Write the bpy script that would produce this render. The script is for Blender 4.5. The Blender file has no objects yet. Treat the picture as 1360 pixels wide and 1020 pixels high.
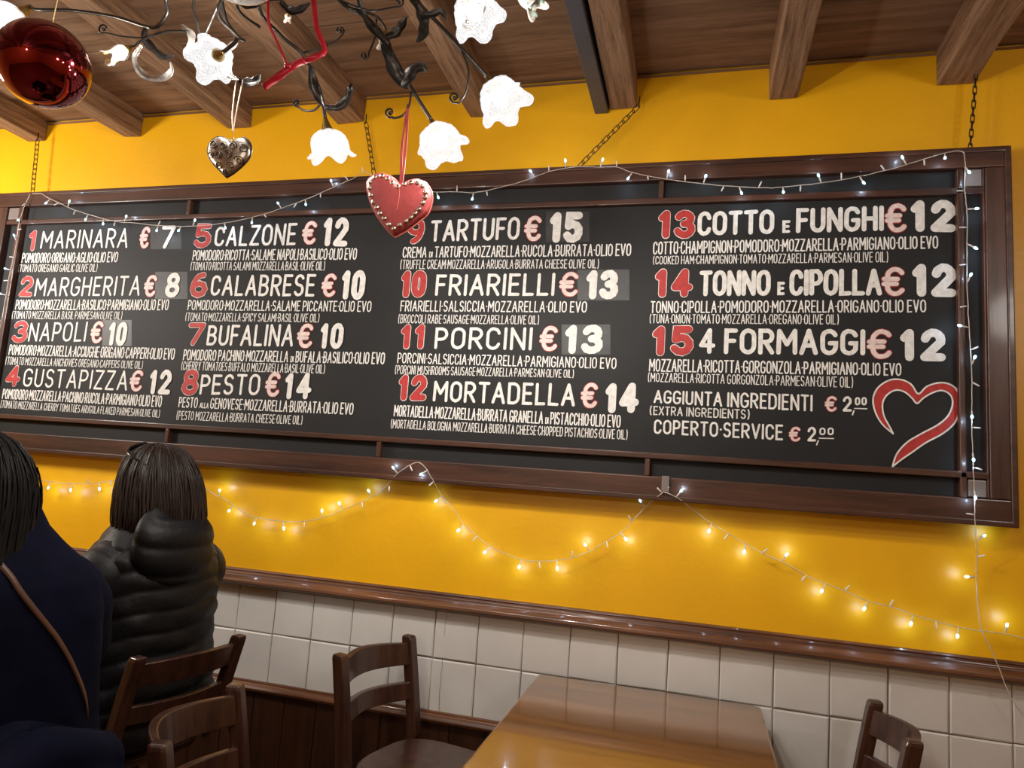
import bpy, bmesh, math, random
from mathutils import Vector, Matrix
random.seed(7)
S_ = bpy.context.scene
COL = S_.collection
PI = math.pi

# ------------------------------------------------------------------ camera, world, exposure, room lamps
FPX = 922.344                                   # focal length in pixels of a 1360 px wide frame
CAM = Vector((1.41504, -2.24151, 1.37009))
YAW, PITCH, ROLL = (math.radians(a) for a in (15.27453, 97.22422, 4.04558))
ROT = Matrix.Rotation(YAW, 3, 'Z') @ Matrix.Rotation(PITCH, 3, 'X') @ Matrix.Rotation(ROLL, 3, 'Z')
cd = bpy.data.cameras.new('camera'); cam = bpy.data.objects.new('camera', cd); COL.objects.link(cam)
cam.matrix_world = Matrix.Translation(CAM) @ ROT.to_4x4()
cd.sensor_fit = 'HORIZONTAL'; cd.sensor_width = 36.0; cd.lens = FPX / 1360 * 36.0
cd.clip_start = 0.05; cd.clip_end = 60
S_.camera = cam
S_.view_settings.view_transform = 'Standard'; S_.view_settings.look = 'None'
S_.view_settings.gamma = 1.0; S_.view_settings.exposure = 0.0
S_.view_settings.use_curve_mapping = False
S_.cycles.use_denoising = True
S_.cycles.max_bounces = 8; S_.cycles.transparent_max_bounces = 16
S_.cycles.sample_clamp_indirect = 4.0
w = bpy.data.worlds.new('world'); S_.world = w; w.use_nodes = True
w.node_tree.nodes['Background'].inputs[0].default_value = (1.0, 0.85, 0.7, 1)
w.node_tree.nodes['Background'].inputs[1].default_value = 0.05

def lamp(name, loc, power, color=(1, 0.945, 0.87), radius=0.03):
    l = bpy.data.lights.new(name, 'POINT'); l.energy = power; l.color = color; l.shadow_soft_size = radius
    o = bpy.data.objects.new(name, l); COL.objects.link(o); o.location = loc
    return o
# the dining room's other lamps (the neighbouring chandeliers, outside the frame)
lamp('room_lamp', (-1.75, -0.95, 2.12), 80, radius=0.14)
lamp('room_lamp', (2.9, -1.7, 2.3), 22, radius=0.12)
lamp('room_lamp', (0.6, -3.9, 2.3), 44, radius=0.06)
CHANDELIER_BULB_W = 14.0
LED_W = 0.055

# ------------------------------------------------------------------ placing helpers
def ray(px, py):
    return ROT @ Vector(((px - 680) / FPX, (510 - py) / FPX, -1.0))
def at(px, py, Y):
    d = ray(px, py); return CAM + d * ((Y - CAM.y) / d.y)
def atz(px, py, Z):
    d = ray(px, py); return CAM + d * ((Z - CAM.z) / d.z)
def V(*a): return Vector(a)

# ------------------------------------------------------------------ materials
def mat(name):
    m = bpy.data.materials.new(name); m.use_nodes = True
    nt = m.node_tree; b = nt.nodes['Principled BSDF']
    return m, nt, b
def node(nt, typ, **kw):
    n = nt.nodes.new(typ)
    for k, v in kw.items(): setattr(n, k, v)
    return n
def coords(nt, scale=(1, 1, 1), kind='Object'):
    tc = node(nt, 'ShaderNodeTexCoord'); mp = node(nt, 'ShaderNodeMapping')
    nt.links.new(tc.outputs[kind], mp.inputs['Vector']); mp.inputs['Scale'].default_value = scale
    return mp.outputs['Vector']
def noise(nt, vec, scale, detail=4, rough=0.55):
    n = node(nt, 'ShaderNodeTexNoise'); n.inputs['Scale'].default_value = scale
    n.inputs['Detail'].default_value = detail; n.inputs['Roughness'].default_value = rough
    nt.links.new(vec, n.inputs['Vector']); return n
def ramp(nt, fac, stops):
    r = node(nt, 'ShaderNodeValToRGB'); e = r.color_ramp.elements
    while len(e) < len(stops): e.new(0.5)
    for i, (p, c) in enumerate(stops):
        e[i].position = p; e[i].color = (*c, 1)
    nt.links.new(fac, r.inputs[0]); return r.outputs[0]
def bump(nt, b, h, strength=0.3, dist=0.01):
    n = node(nt, 'ShaderNodeBump'); n.inputs['Strength'].default_value = strength; n.inputs['Distance'].default_value = dist
    nt.links.new(h, n.inputs['Height']); nt.links.new(n.outputs[0], b.inputs['Normal'])
def plain(name, col, rough=0.5, metal=0.0, var=0.12, vscale=8, bstr=0.0, bscale=60, spec=0.5, coat=0.0):
    m, nt, b = mat(name)
    v = coords(nt); n = noise(nt, v, vscale)
    lo = tuple(max(0, c * (1 - var)) for c in col); hi = tuple(min(1, c * (1 + var)) for c in col)
    nt.links.new(ramp(nt, n.outputs['Fac'], [(0.3, lo), (0.7, hi)]), b.inputs['Base Color'])
    b.inputs['Roughness'].default_value = rough; b.inputs['Metallic'].default_value = metal
    b.inputs['Specular IOR Level'].default_value = spec; b.inputs['Coat Weight'].default_value = coat
    if bstr: bump(nt, b, noise(nt, v, bscale).outputs['Fac'], bstr, 0.004)
    return m
def wood(name, dark, light, axis='X', rough=0.45, scale=1.0, bstr=0.25, spec=0.5, coat=0.0, contrast=(0.32, 0.68), bdist=0.003, coat_rough=0.1):
    m, nt, b = mat(name)
    st = {'X': (0.6, 9, 9), 'Y': (9, 0.6, 9), 'Z': (9, 9, 0.6)}[axis]
    v = coords(nt, tuple(s * scale for s in st))
    n1 = noise(nt, v, 2.2, 6, 0.6); n2 = noise(nt, v, 14, 3, 0.6)
    mx = node(nt, 'ShaderNodeMath', operation='MULTIPLY_ADD'); nt.links.new(n2.outputs['Fac'], mx.inputs[0]); mx.inputs[1].default_value = 0.35
    nt.links.new(n1.outputs['Fac'], mx.inputs[2])
    sb = node(nt, 'ShaderNodeMath', operation='SUBTRACT'); nt.links.new(mx.outputs[0], sb.inputs[0]); sb.inputs[1].default_value = 0.17
    nt.links.new(ramp(nt, sb.outputs[0], [(contrast[0], dark), (contrast[1], light)]), b.inputs['Base Color'])
    b.inputs['Roughness'].default_value = rough; b.inputs['Specular IOR Level'].default_value = spec
    b.inputs['Coat Weight'].default_value = coat; b.inputs['Coat Roughness'].default_value = coat_rough
    bump(nt, b, sb.outputs[0], bstr, bdist)
    return m
def emitter(name, col, strength):
    m, nt, b = mat(name)
    b.inputs['Base Color'].default_value = (*col, 1)
    b.inputs['Emission Color'].default_value = (*col, 1); b.inputs['Emission Strength'].default_value = strength
    return m
M = {}
M['yellow'] = plain('yellow_plaster', (0.83, 0.425, 0.003), 0.42, var=0.05, vscale=3, spec=0.6, bstr=0.2, bscale=45)
M['room'] = plain('warm_plaster', (0.62, 0.36, 0.10), 0.7, var=0.06)
M['tile'] = plain('glazed_tile', (0.64, 0.62, 0.59), 0.32, var=0.05, vscale=6, bstr=0.12, bscale=22)
M['grout'] = plain('grout', (0.20, 0.17, 0.14), 0.9)
M['floor'] = plain('terracotta_floor', (0.16, 0.07, 0.035), 0.5, var=0.3)
M['beam'] = wood('old_beam_wood', (0.13, 0.068, 0.036), (0.36, 0.215, 0.125), 'Y', 0.65, 3.2, 0.8, spec=0.3, bdist=0.006)
M['plank'] = wood('old_plank_wood', (0.13, 0.070, 0.039), (0.28, 0.165, 0.098), 'X', 0.7, 1.5, 0.5, spec=0.25, bdist=0.005)
M['steel'] = plain('painted_steel', (0.055, 0.053, 0.062), 0.4, var=0.1)
M['dado'] = wood('varnished_rail', (0.055, 0.018, 0.007), (0.17, 0.065, 0.025), 'X', 0.38, 1.4, 0.12, coat=0.35)
M['wainscot'] = wood('dark_wainscot', (0.018, 0.006, 0.003), (0.055, 0.02, 0.009), 'Z', 0.4, 1.0, 0.2)
M['frame'] = wood('board_frame_wood', (0.026, 0.0085, 0.0048), (0.082, 0.031, 0.0165), 'X', 0.42, 1.6, 0.2, coat=0.15)
M['frame_v'] = wood('board_frame_wood_upright', (0.026, 0.0085, 0.0048), (0.082, 0.031, 0.0165), 'Z', 0.42, 1.6, 0.2, coat=0.15)
M['slate'] = plain('blackboard', (0.0105, 0.0105, 0.011), 0.62, var=0.2, vscale=4, spec=0.35)
M['slate_patch'] = plain('wiped_patch', (0.024, 0.024, 0.024), 0.5, var=0.3, vscale=20)
M['plate'] = plain('clear_plate', (0.20, 0.17, 0.155), 0.25, var=0.1)
M['chalk'] = plain('white_paint', (0.66, 0.65, 0.61), 0.6, var=0.22, vscale=90)
M['chalk_bold'] = plain('white_paint_thick', (0.74, 0.73, 0.70), 0.6, var=0.16, vscale=60)
M['red_paint'] = plain('red_paint', (0.42, 0.025, 0.022), 0.6, var=0.2, vscale=60)
M['pink_paint'] = plain('pale_paint', (0.72, 0.60, 0.57), 0.6, var=0.15, vscale=70)
M['chain'] = plain('dark_iron', (0.06, 0.05, 0.04), 0.4, 0.8)
M['wire'] = plain('clear_cable', (0.55, 0.47, 0.40), 0.35, var=0.2, vscale=60)
M['socket'] = plain('white_socket', (0.72, 0.66, 0.62), 0.35)
M['led'] = emitter('led_glow', (0.42, 0.80, 1.0), 2.4)
M['iron'] = plain('wrought_iron', (0.045, 0.040, 0.036), 0.32, 0.75, var=0.4, vscale=40, bstr=0.15, bscale=80)
M['leaf_iron'] = plain('forged_leaf', (0.060, 0.054, 0.050), 0.34, 0.7, var=0.6, vscale=45, bstr=0.3, bscale=90)
M['silver_leaf'] = plain('silvered_leaf', (0.42, 0.40, 0.37), 0.3, 0.85, var=0.4, vscale=60, bstr=0.3, bscale=90)
M['brass'] = plain('brass', (0.42, 0.29, 0.10), 0.28, 0.95)
M['ballred'] = plain('red_mirror', (0.24, 0.005, 0.014), 0.05, 1.0, var=0.03, coat=0.6)
M['felt'] = plain('red_leather', (0.36, 0.048, 0.046), 0.68, var=0.14, vscale=30, bstr=0.25, bscale=120)
M['felt_edge'] = plain('pink_leather_edge', (0.58, 0.15, 0.13), 0.6)
M['ribbon'] = plain('red_ribbon', (0.52, 0.016, 0.035), 0.35, var=0.15, vscale=40)
M['stud'] = plain('steel_stud', (0.55, 0.50, 0.44), 0.25, 1.0)
M['pewter'] = plain('pewter', (0.58, 0.52, 0.44), 0.36, 1.0, var=0.35, vscale=50, bstr=0.4, bscale=70)
M['pewter_dark'] = plain('tarnished_wire', (0.06, 0.05, 0.045), 0.4, 0.9)
M['cord'] = plain('pale_cord', (0.66, 0.58, 0.46), 0.7)
M['gold_cord'] = plain('gold_cord', (0.50, 0.36, 0.16), 0.5)
M['chair'] = wood('walnut_stain', (0.024, 0.0085, 0.005), (0.066, 0.0245, 0.0135), 'Z', 0.34, 1.6, 0.12, coat=0.35)
M['table'] = wood('oak_varnish', (0.105, 0.042, 0.010), (0.22, 0.094, 0.025), 'X', 0.22, 1.1, 0.03, coat=1.0, coat_rough=0.06)
M['skin'] = plain('skin', (0.55, 0.31, 0.21), 0.5, var=0.06)
M['puffer'] = plain('black_nylon', (0.0034, 0.0034, 0.0042), 0.50, var=0.2, vscale=20, bstr=0.6, bscale=34, spec=0.26)
M['navy'] = plain('navy_cloth', (0.0028, 0.0038, 0.014), 0.9, var=0.25, vscale=16, bstr=0.5, bscale=22, spec=0.1)
M['jeans'] = plain('dark_denim', (0.012, 0.016, 0.035), 0.8)
M['boot'] = plain('black_leather', (0.01, 0.01, 0.01), 0.4)
M['hair_brown'] = plain('brown_hair', (0.015, 0.0068, 0.0040), 0.42, var=0.5, vscale=60, spec=0.3)
M['hair_dark'] = plain('dark_hair', (0.0028, 0.0020, 0.0020), 0.45, var=0.5, vscale=60, spec=0.18)
M['strap'] = plain('brown_leather', (0.085, 0.036, 0.019), 0.5)
M['black_plastic'] = plain('black_acetate', (0.008, 0.008, 0.009), 0.15)
M['eye'] = plain('eye', (0.5, 0.5, 0.5), 0.2)
def lit_glass(name):
    """pressed glass of a burning lamp: clear glass with a raised pattern that glows where it is thick"""
    m, nt, b = mat(name); out = nt.nodes['Material Output']; nt.nodes.remove(b); v = coords(nt)
    vo = node(nt, 'ShaderNodeTexVoronoi', feature='DISTANCE_TO_EDGE'); vo.inputs['Scale'].default_value = 170; nt.links.new(v, vo.inputs['Vector'])
    n = noise(nt, v, 45, 3); mu = node(nt, 'ShaderNodeMath', operation='MULTIPLY'); nt.links.new(vo.outputs['Distance'], mu.inputs[0]); nt.links.new(n.outputs['Fac'], mu.inputs[1])
    c = ramp(nt, mu.outputs[0], [(0.0, (0.42, 0.42, 0.44)), (0.035, (1.0, 0.98, 0.97))])
    e = node(nt, 'ShaderNodeEmission'); e.inputs[1].default_value = 1.35; nt.links.new(c, e.inputs[0])
    tr = node(nt, 'ShaderNodeBsdfTransparent'); gl = node(nt, 'ShaderNodeBsdfGlossy'); gl.inputs['Roughness'].default_value = 0.2
    a = node(nt, 'ShaderNodeMixShader'); a.inputs[0].default_value = 0.04; nt.links.new(tr.outputs[0], a.inputs[1]); nt.links.new(gl.outputs[0], a.inputs[2])
    d = node(nt, 'ShaderNodeMixShader'); d.inputs[0].default_value = 0.5; nt.links.new(a.outputs[0], d.inputs[1]); nt.links.new(e.outputs[0], d.inputs[2])
    nt.links.new(d.outputs[0], out.inputs['Surface']); return m
M['shade_lit'] = lit_glass('lit_glass')
M['shade_off'] = plain('milk_glass', (0.80, 0.78, 0.72), 0.25, var=0.05, bstr=0.2, bscale=70)
M['shade_tip'] = plain('tinted_glass_tip', (0.75, 0.55, 0.15), 0.3)
M['shade_tip_green'] = plain('green_glass_tip', (0.42, 0.58, 0.50), 0.3)
M['bulb'] = emitter('frosted_bulb', (1.0, 0.95, 0.88), 3.0)
M['glass'] = plain('clear_glass', (0.8, 0.8, 0.8), 0.08, spec=0.8)
_b = M['glass'].node_tree.nodes['Principled BSDF']; _b.inputs['Transmission Weight'].default_value = 0.85

# ------------------------------------------------------------------ mesh helpers
ORG = {}
class MB:
    def __init__(s): s.v = []; s.f = []
    def add(s, vs, fs):
        o = len(s.v); s.v += [Vector(p) for p in vs]; s.f += [tuple(i + o for i in f) for f in fs]; return s
    def box(s, a, b):
        (x0, y0, z0), (x1, y1, z1) = a, b
        x0, x1 = min(x0, x1), max(x0, x1); y0, y1 = min(y0, y1), max(y0, y1); z0, z1 = min(z0, z1), max(z0, z1)
        return s.add([(x0,y0,z0),(x1,y0,z0),(x1,y1,z0),(x0,y1,z0),(x0,y0,z1),(x1,y0,z1),(x1,y1,z1),(x0,y1,z1)],
                     [(0,3,2,1),(4,5,6,7),(0,1,5,4),(1,2,6,5),(2,3,7,6),(3,0,4,7)])
    def loft(s, rings, cap=True, closed=False):
        n = len(rings[0]); o = len(s.v)
        vs = [p for r in rings for p in r]; fs = []
        R = len(rings); last = R if closed else R - 1
        for i in range(last):
            for j in range(n):
                a, b = i * n + j, i * n + (j + 1) % n; c, d = ((i + 1) % R) * n + (j + 1) % n, ((i + 1) % R) * n + j
                fs.append((a, b, c, d))
        if cap and not closed:
            fs.append(tuple(range(n - 1, -1, -1))); fs.append(tuple((R - 1) * n + j for j in range(n)))
        return s.add(vs, fs)
    def tube(s, pts, r, n=6, closed=False, cap=True):
        pts = [Vector(p) for p in pts]; m = len(pts)
        rad = r if isinstance(r, (list, tuple)) else [r] * m
        rings = []; prev = None
        for i, p in enumerate(pts):
            a = pts[(i - 1) % m] if (closed or i) else p; b = pts[(i + 1) % m] if (closed or i < m - 1) else p
            t = (b - a); t = t.normalized() if t.length > 1e-9 else Vector((0, 0, 1))
            if prev is None:
                u = t.orthogonal().normalized()
            else:
                u = prev - t * prev.dot(t); u = u.normalized() if u.length > 1e-6 else t.orthogonal().normalized()
            prev = u; w = t.cross(u)
            rings.append([p + (u * math.cos(2*PI*k/n) + w * math.sin(2*PI*k/n)) * rad[i] for k in range(n)])
        return s.loft(rings, cap, closed)
    def sphere(s, c, r, nu=16, nv=10, R=None):
        c = Vector(c); rr = r if isinstance(r, (list, tuple)) else (r, r, r); rings = []
        for i in range(nv + 1):
            th = PI * min(max(i / nv, 0.02), 0.98); ring = []
            for j in range(nu):
                ph = 2 * PI * j / nu
                q = Vector((rr[0] * math.sin(th) * math.cos(ph), rr[1] * math.sin(th) * math.sin(ph), -rr[2] * math.cos(th)))
                ring.append(c + (R @ q if R else q))
            rings.append(ring)
        return s.loft(rings)
    def build(s, name, material, parent=None, smooth=False, local=False, bevel=0, solid=0, sub=0, remesh=0, fix=True):
        off = Vector((0, 0, 0))
        if parent is not None and not local: off = ORG.get(parent, Vector((0, 0, 0)))
        me = bpy.data.meshes.new(name); me.from_pydata([p - off for p in s.v], [], s.f)
        if fix:
            bm = bmesh.new(); bm.from_mesh(me); bmesh.ops.recalc_face_normals(bm, faces=bm.faces); bm.to_mesh(me); bm.free()
        me.materials.append(M[material])
        if smooth:
            for p in me.polygons: p.use_smooth = True
        o = bpy.data.objects.new(name, me); COL.objects.link(o)
        if parent is not None: o.parent = parent; ORG[o] = off
        if remesh:
            q = o.modifiers.new('remesh', 'REMESH'); q.mode = 'VOXEL'; q.voxel_size = remesh; q.use_smooth_shade = True
        if solid:
            q = o.modifiers.new('thickness', 'SOLIDIFY'); q.thickness = solid; q.offset = 0
        if bevel:
            q = o.modifiers.new('bevel', 'BEVEL'); q.width = bevel; q.segments = 3; q.limit_method = 'ANGLE'
            if not smooth:
                for p in me.polygons: p.use_smooth = False
        if sub:
            q = o.modifiers.new('smooth', 'SUBSURF'); q.levels = sub; q.render_levels = sub
        return o
def tag(o, label=None, cat=None, group=None, kind=None):
    if label: o['label'] = label
    if cat: o['category'] = cat
    if group: o['group'] = group
    if kind: o['kind'] = kind
    return o
def thing(name, label, cat, loc=(0, 0, 0), rotz=0, group=None):
    o = bpy.data.objects.new(name, None); COL.objects.link(o); o.empty_display_size = 0.05
    o.location = loc; o.rotation_euler = (0, 0, rotz); ORG[o] = Vector(loc)
    return tag(o, label, cat, group)
def struct(o): o['kind'] = 'structure'; return o
def catmull(pts, n=6):
    pts = [Vector(p) for p in pts]; out = []
    for i in range(len(pts) - 1):
        p0 = pts[max(i - 1, 0)]; p1 = pts[i]; p2 = pts[i + 1]; p3 = pts[min(i + 2, len(pts) - 1)]
        for k in range(n):
            t = k / n
            out.append(0.5 * ((2 * p1) + (p2 - p0) * t + (2 * p0 - 5 * p1 + 4 * p2 - p3) * t * t + (3 * p1 - p0 - 3 * p2 + p3) * t ** 3))
    out.append(pts[-1]); return out

# ================================================================== THE ROOM
X0, X1, YF = -3.4, 4.2, -5.2
ZC = 2.735                                       # underside of the ceiling boards
b = MB().box((X0, 0.002, 0), (X1, 0.16, ZC + 0.15)); struct(b.build('wall_back', 'yellow'))
b = MB().box((X0 - 0.15, YF, 0), (X0, 0.16, ZC + 0.15)); struct(b.build('wall_left', 'room'))
b = MB().box((X1, YF, 0), (X1 + 0.15, 0.16, ZC + 0.15)); struct(b.build('wall_right', 'room'))
b = MB().box((X0 - 0.15, YF - 0.15, 0), (X1 + 0.15, YF, ZC + 0.15)); struct(b.build('wall_front', 'room'))
b = MB().box((X0 - 0.15, YF - 0.15, -0.1), (X1 + 0.15, 0.16, 0)); struct(b.build('floor', 'floor'))
b = MB(); y = -0.002; k = 0
while y > YF:
    wdt = random.choice((0.17, 0.21, 0.19, 0.23)); y2 = max(y - wdt, YF); dz = random.uniform(0, 0.012)
    b.box((X0, y2 + 0.004, ZC + dz), (X1, y, ZC + 0.03 + dz)); y = y2
b.box((X0, YF, ZC + 0.05), (X1, 0, ZC + 0.12))
struct(b.build('ceiling', 'plank', bevel=0.003))
# moulding strip where boards meet the plaster
zt = at(1110, 85, 0).z
b = MB().box((X0, -0.012, zt + 0.006), (X1, 0.002, ZC)); struct(b.build('trim_1', 'plank', bevel=0.003))
# joists, each a timber of its own, wall to wall
px_pairs = [(38, 189, 61, 187), (165, 183.5, 187, 181), (303, 172, 333, 169), (449, 164, 484, 164), (625, 157, 645, 156), (812, 146, 845, 143), (1020, 133.5, 1059, 132), (1243, 114, 1293, 112)]
prs = []
for x0, y0, x1, y1 in px_pairs:
    A, B = at(x0, y0, 0), at(x1, y1, 0); prs.append((A.x, B.x, (A.z + B.z) / 2))
prs[4] = (prs[4][0], prs[4][0] + 0.09, prs[4][2])
prs[0] = (prs[0][1] - 0.095, prs[0][1], prs[0][2])
prs = [(-1.93, -1.84, prs[0][2])] + [(-2.45, -2.36, prs[0][2])] + prs + [(2.58, 2.675, prs[-1][2]), (3.1, 3.19, prs[-1][2])]
for xa, xb, zb in prs:
    b = MB(); n = 26; rings = []
    for i in range(n + 1):
        yy = 0.001 + (YF - 0.001) * i / n; j = 0.003
        q = [(xa, zb), (xb, zb), (xb, ZC + 0.03), (xa, ZC + 0.03)]
        rings.append([(px_ + random.uniform(-j, j), yy, pz + (random.uniform(-j, j) if k < 2 else 0)) for k, (px_, pz) in enumerate(q)])
    b.loft(rings); struct(b.build('ceiling_beam', 'beam', bevel=0.006))
A, B = at(790, 151, 0), at(808, 151, 0)
b = MB().box((A.x, YF, A.z - 0.002), (B.x, 0.001, ZC + 0.02)); struct(b.build('steel_beam', 'steel', bevel=0.003))

# dado: rail, tiles, lower rail, boarding
def profile_rail(name, prof, m):
    b = MB(); b.loft([[(X0, y_, z_) for y_, z_ in prof], [(X1, y_, z_) for y_, z_ in prof]]); return struct(b.build(name, m, bevel=0.002))
zt, zb = at(740, 806, -0.02).z, at(740, 832, -0.035).z
h = zt - zb
profile_rail('trim_2', [(0.002, zt), (-0.012, zt), (-0.017, zt - 0.1*h), (-0.014, zt - 0.17*h), (-0.020, zt - 0.24*h), (-0.022, zt - 0.38*h), (-0.030, zt - 0.5*h), (-0.040, zt - 0.62*h), (-0.042, zt - 0.8*h), (-0.034, zt - 0.94*h), (-0.026, zb), (0.002, zb)], 'dado')
DADO_TOP = zt
zl, zl2 = at(640, 955, -0.01).z, at(640, 972, -0.03).z
h = zl - zl2
profile_rail('trim_3', [(0.002, zl), (-0.012, zl), (-0.014, zl - 0.3*h), (-0.024, zl - 0.42*h), (-0.030, zl - 0.7*h), (-0.026, zl2), (0.002, zl2)], 'dado')
ZG = 0.75                                        # height of the grout line between the two tile courses
struct(MB().box((X0, -0.0015, zl - 0.01), (X1, 0.002, zb + 0.01)).build('trim_4', 'grout'))
b = MB(); T = 0.15
for i in range(-23, 29):
    for (za, zc) in ((zl - 0.005, ZG), (ZG, zb + 0.01)):
        g = 0.0016; j = lambda: random.uniform(-0.0012, 0.0012); d = lambda: random.uniform(-0.0012, 0.0012)
        xa, xb = i * T + g, (i + 1) * T - g; z0, z1 = za + g, zc - g; yf = -0.006
        outer = [(xa + j(), 0, z0 + j()), (xb + j(), 0, z0 + j()), (xb + j(), 0, z1 + j()), (xa + j(), 0, z1 + j())]
        e = 0.004
        back = [(p[0], -0.0012, p[2]) for p in outer]; mid = [(p[0], yf + 0.002, p[2]) for p in outer]
        cx, cz = (xa + xb) / 2, (z0 + z1) / 2
        fr = [(p[0] + (e if p[0] < cx else -e), yf + d(), p[2] + (e if p[2] < cz else -e)) for p in outer]
        b.loft([back, mid, fr])
# the cracked tile column: a hairline joint runs through both courses
struct(b.build('wall_tiles', 'tile'))
b = MB(); xk = at(588, 875, -0.006).x
b.tube([(xk + random.uniform(-.002, .002), -0.0062, zl + (zb - zl) * k / 14) for k in range(15)], 0.0009, 4); struct(b.build('trim_5', 'grout'))
b = MB(); x = X0
while x < X1:
    b.box((x + 0.001, -0.012, 0.08), (min(x + 0.118, X1), 0.002, zl2 + 0.004)); x += 0.12
struct(b.build('wall_panelling', 'wainscot', bevel=0.003))
struct(MB().box((X0, -0.02, 0), (X1, 0.002, 0.085)).build('baseboard_back', 'wainscot', bevel=0.004))

# ================================================================== THE MENU BOARD
YB, YP = -0.055, -0.030                          # front of the frame, face of the blackboard
bl, br = at(-9, 263, YB).x, at(1345.5, 450, YB).x
bt, bb = at(1200, 202.3, YB).z, at(1200, 688, YB).z
bt_in, bb_in = at(1200, 226, YB).z, at(1200, 655, YB).z
board = thing('menu_board', 'long black menu board in a brown wood frame with painted pizza names', 'menu board', ((bl + br) / 2, 0, bb))
MB().box((bl + 0.02, -0.004, bb + 0.02), (br - 0.02, YP, bt - 0.02)).build('blackboard_panel', 'slate', board)
xl_in, xr_in = at(9.6, 279, YB).x, at(1312, 430, YB).x
def rail(name, a, b_, m='frame', bev=0.004): return MB().box(a, b_).build(name, m, board, bevel=bev)
rail('frame_rail', (bl, -0.003, bt_in), (br, YB, bt)); rail('frame_rail', (bl, -0.003, bb), (br, YB, bb_in))
rail('frame_stile', (bl, -0.003, bb_in), (xl_in, YB, bt_in), 'frame_v'); rail('frame_stile', (xr_in, -0.003, bb_in), (br, YB, bt_in), 'frame_v')
# raised lip round the outside of the frame
lp = 0.012
b = MB()
for a, c in (((bl - .004, -0.003, bt - lp), (br + .004, YB - .006, bt + .004)), ((bl - .004, -0.003, bb - .004), (br + .004, YB - .006, bb + lp)), ((br - lp, -0.003, bb), (br + .004, YB - .0061, bt)), ((bl - .004, -0.003, bb), (bl + lp, YB - .0061, bt))):
    b.box(a, c)
b.build('frame_lip', 'frame', board, bevel=0.003)
zm1, zm2 = at(1200, 250.6, YB).z, at(1200, 259, YB).z
zn1, zn2 = at(1200, 621, YB).z, at(1200, 630, YB).z
xm1, xm2 = at(1274, 430, YB).x, at(1283, 430, YB).x
xk1, xk2 = at(20, 305, YB).x, at(25.5, 305, YB).x
def bar(name, a, c, m='frame'):
    o = MB().box((a[0], YP + .002, a[1]), (c[0], YB + 0.004, c[1])).build(name, m, board, bevel=0.003); return o
bar('glazing_bar', (xl_in, zm2), (xr_in, zm1)); bar('glazing_bar', (xl_in, zn2), (xr_in, zn1))
bar('glazing_bar', (xm1, bb_in), (xm2, bt_in), 'frame_v'); bar('glazing_bar', (xk1, bb_in), (xk2, bt_in), 'frame_v')
xq = at(1309, 430, YB).x
bar('glazing_bar', (xq, bb_in), (xr_in, bt_in), 'frame_v')
for px_, py_, z0, z1 in ((250, 268, zm1, bt_in), (878, 255, zm1, bt_in), (220, 577, bb_in, zn2), (502, 592, bb_in, zn2), (860, 612, bb_in, zn2)):
    x = at(px_, py_, YB).x; bar('glazing_bar', (x - 0.008, z0), (x + 0.008, z1), 'frame_v')
for xa, xb, z0, z1 in ((xm2 + .002, xq - .001, zm1 + .003, bt_in - .003), (xm2 + .002, xq - .001, bb_in + .003, zn2 - .003), (xl_in + .003, xk1 - .003, zm1 + .003, bt_in - .003)):
    o = MB().box((xa, YP + .001, z0), (xb, YB + 0.006, z1)).build('corner_plate', 'plate', board, bevel=0.003); o['label'] = 'pale square plate in frame corner'

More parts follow.
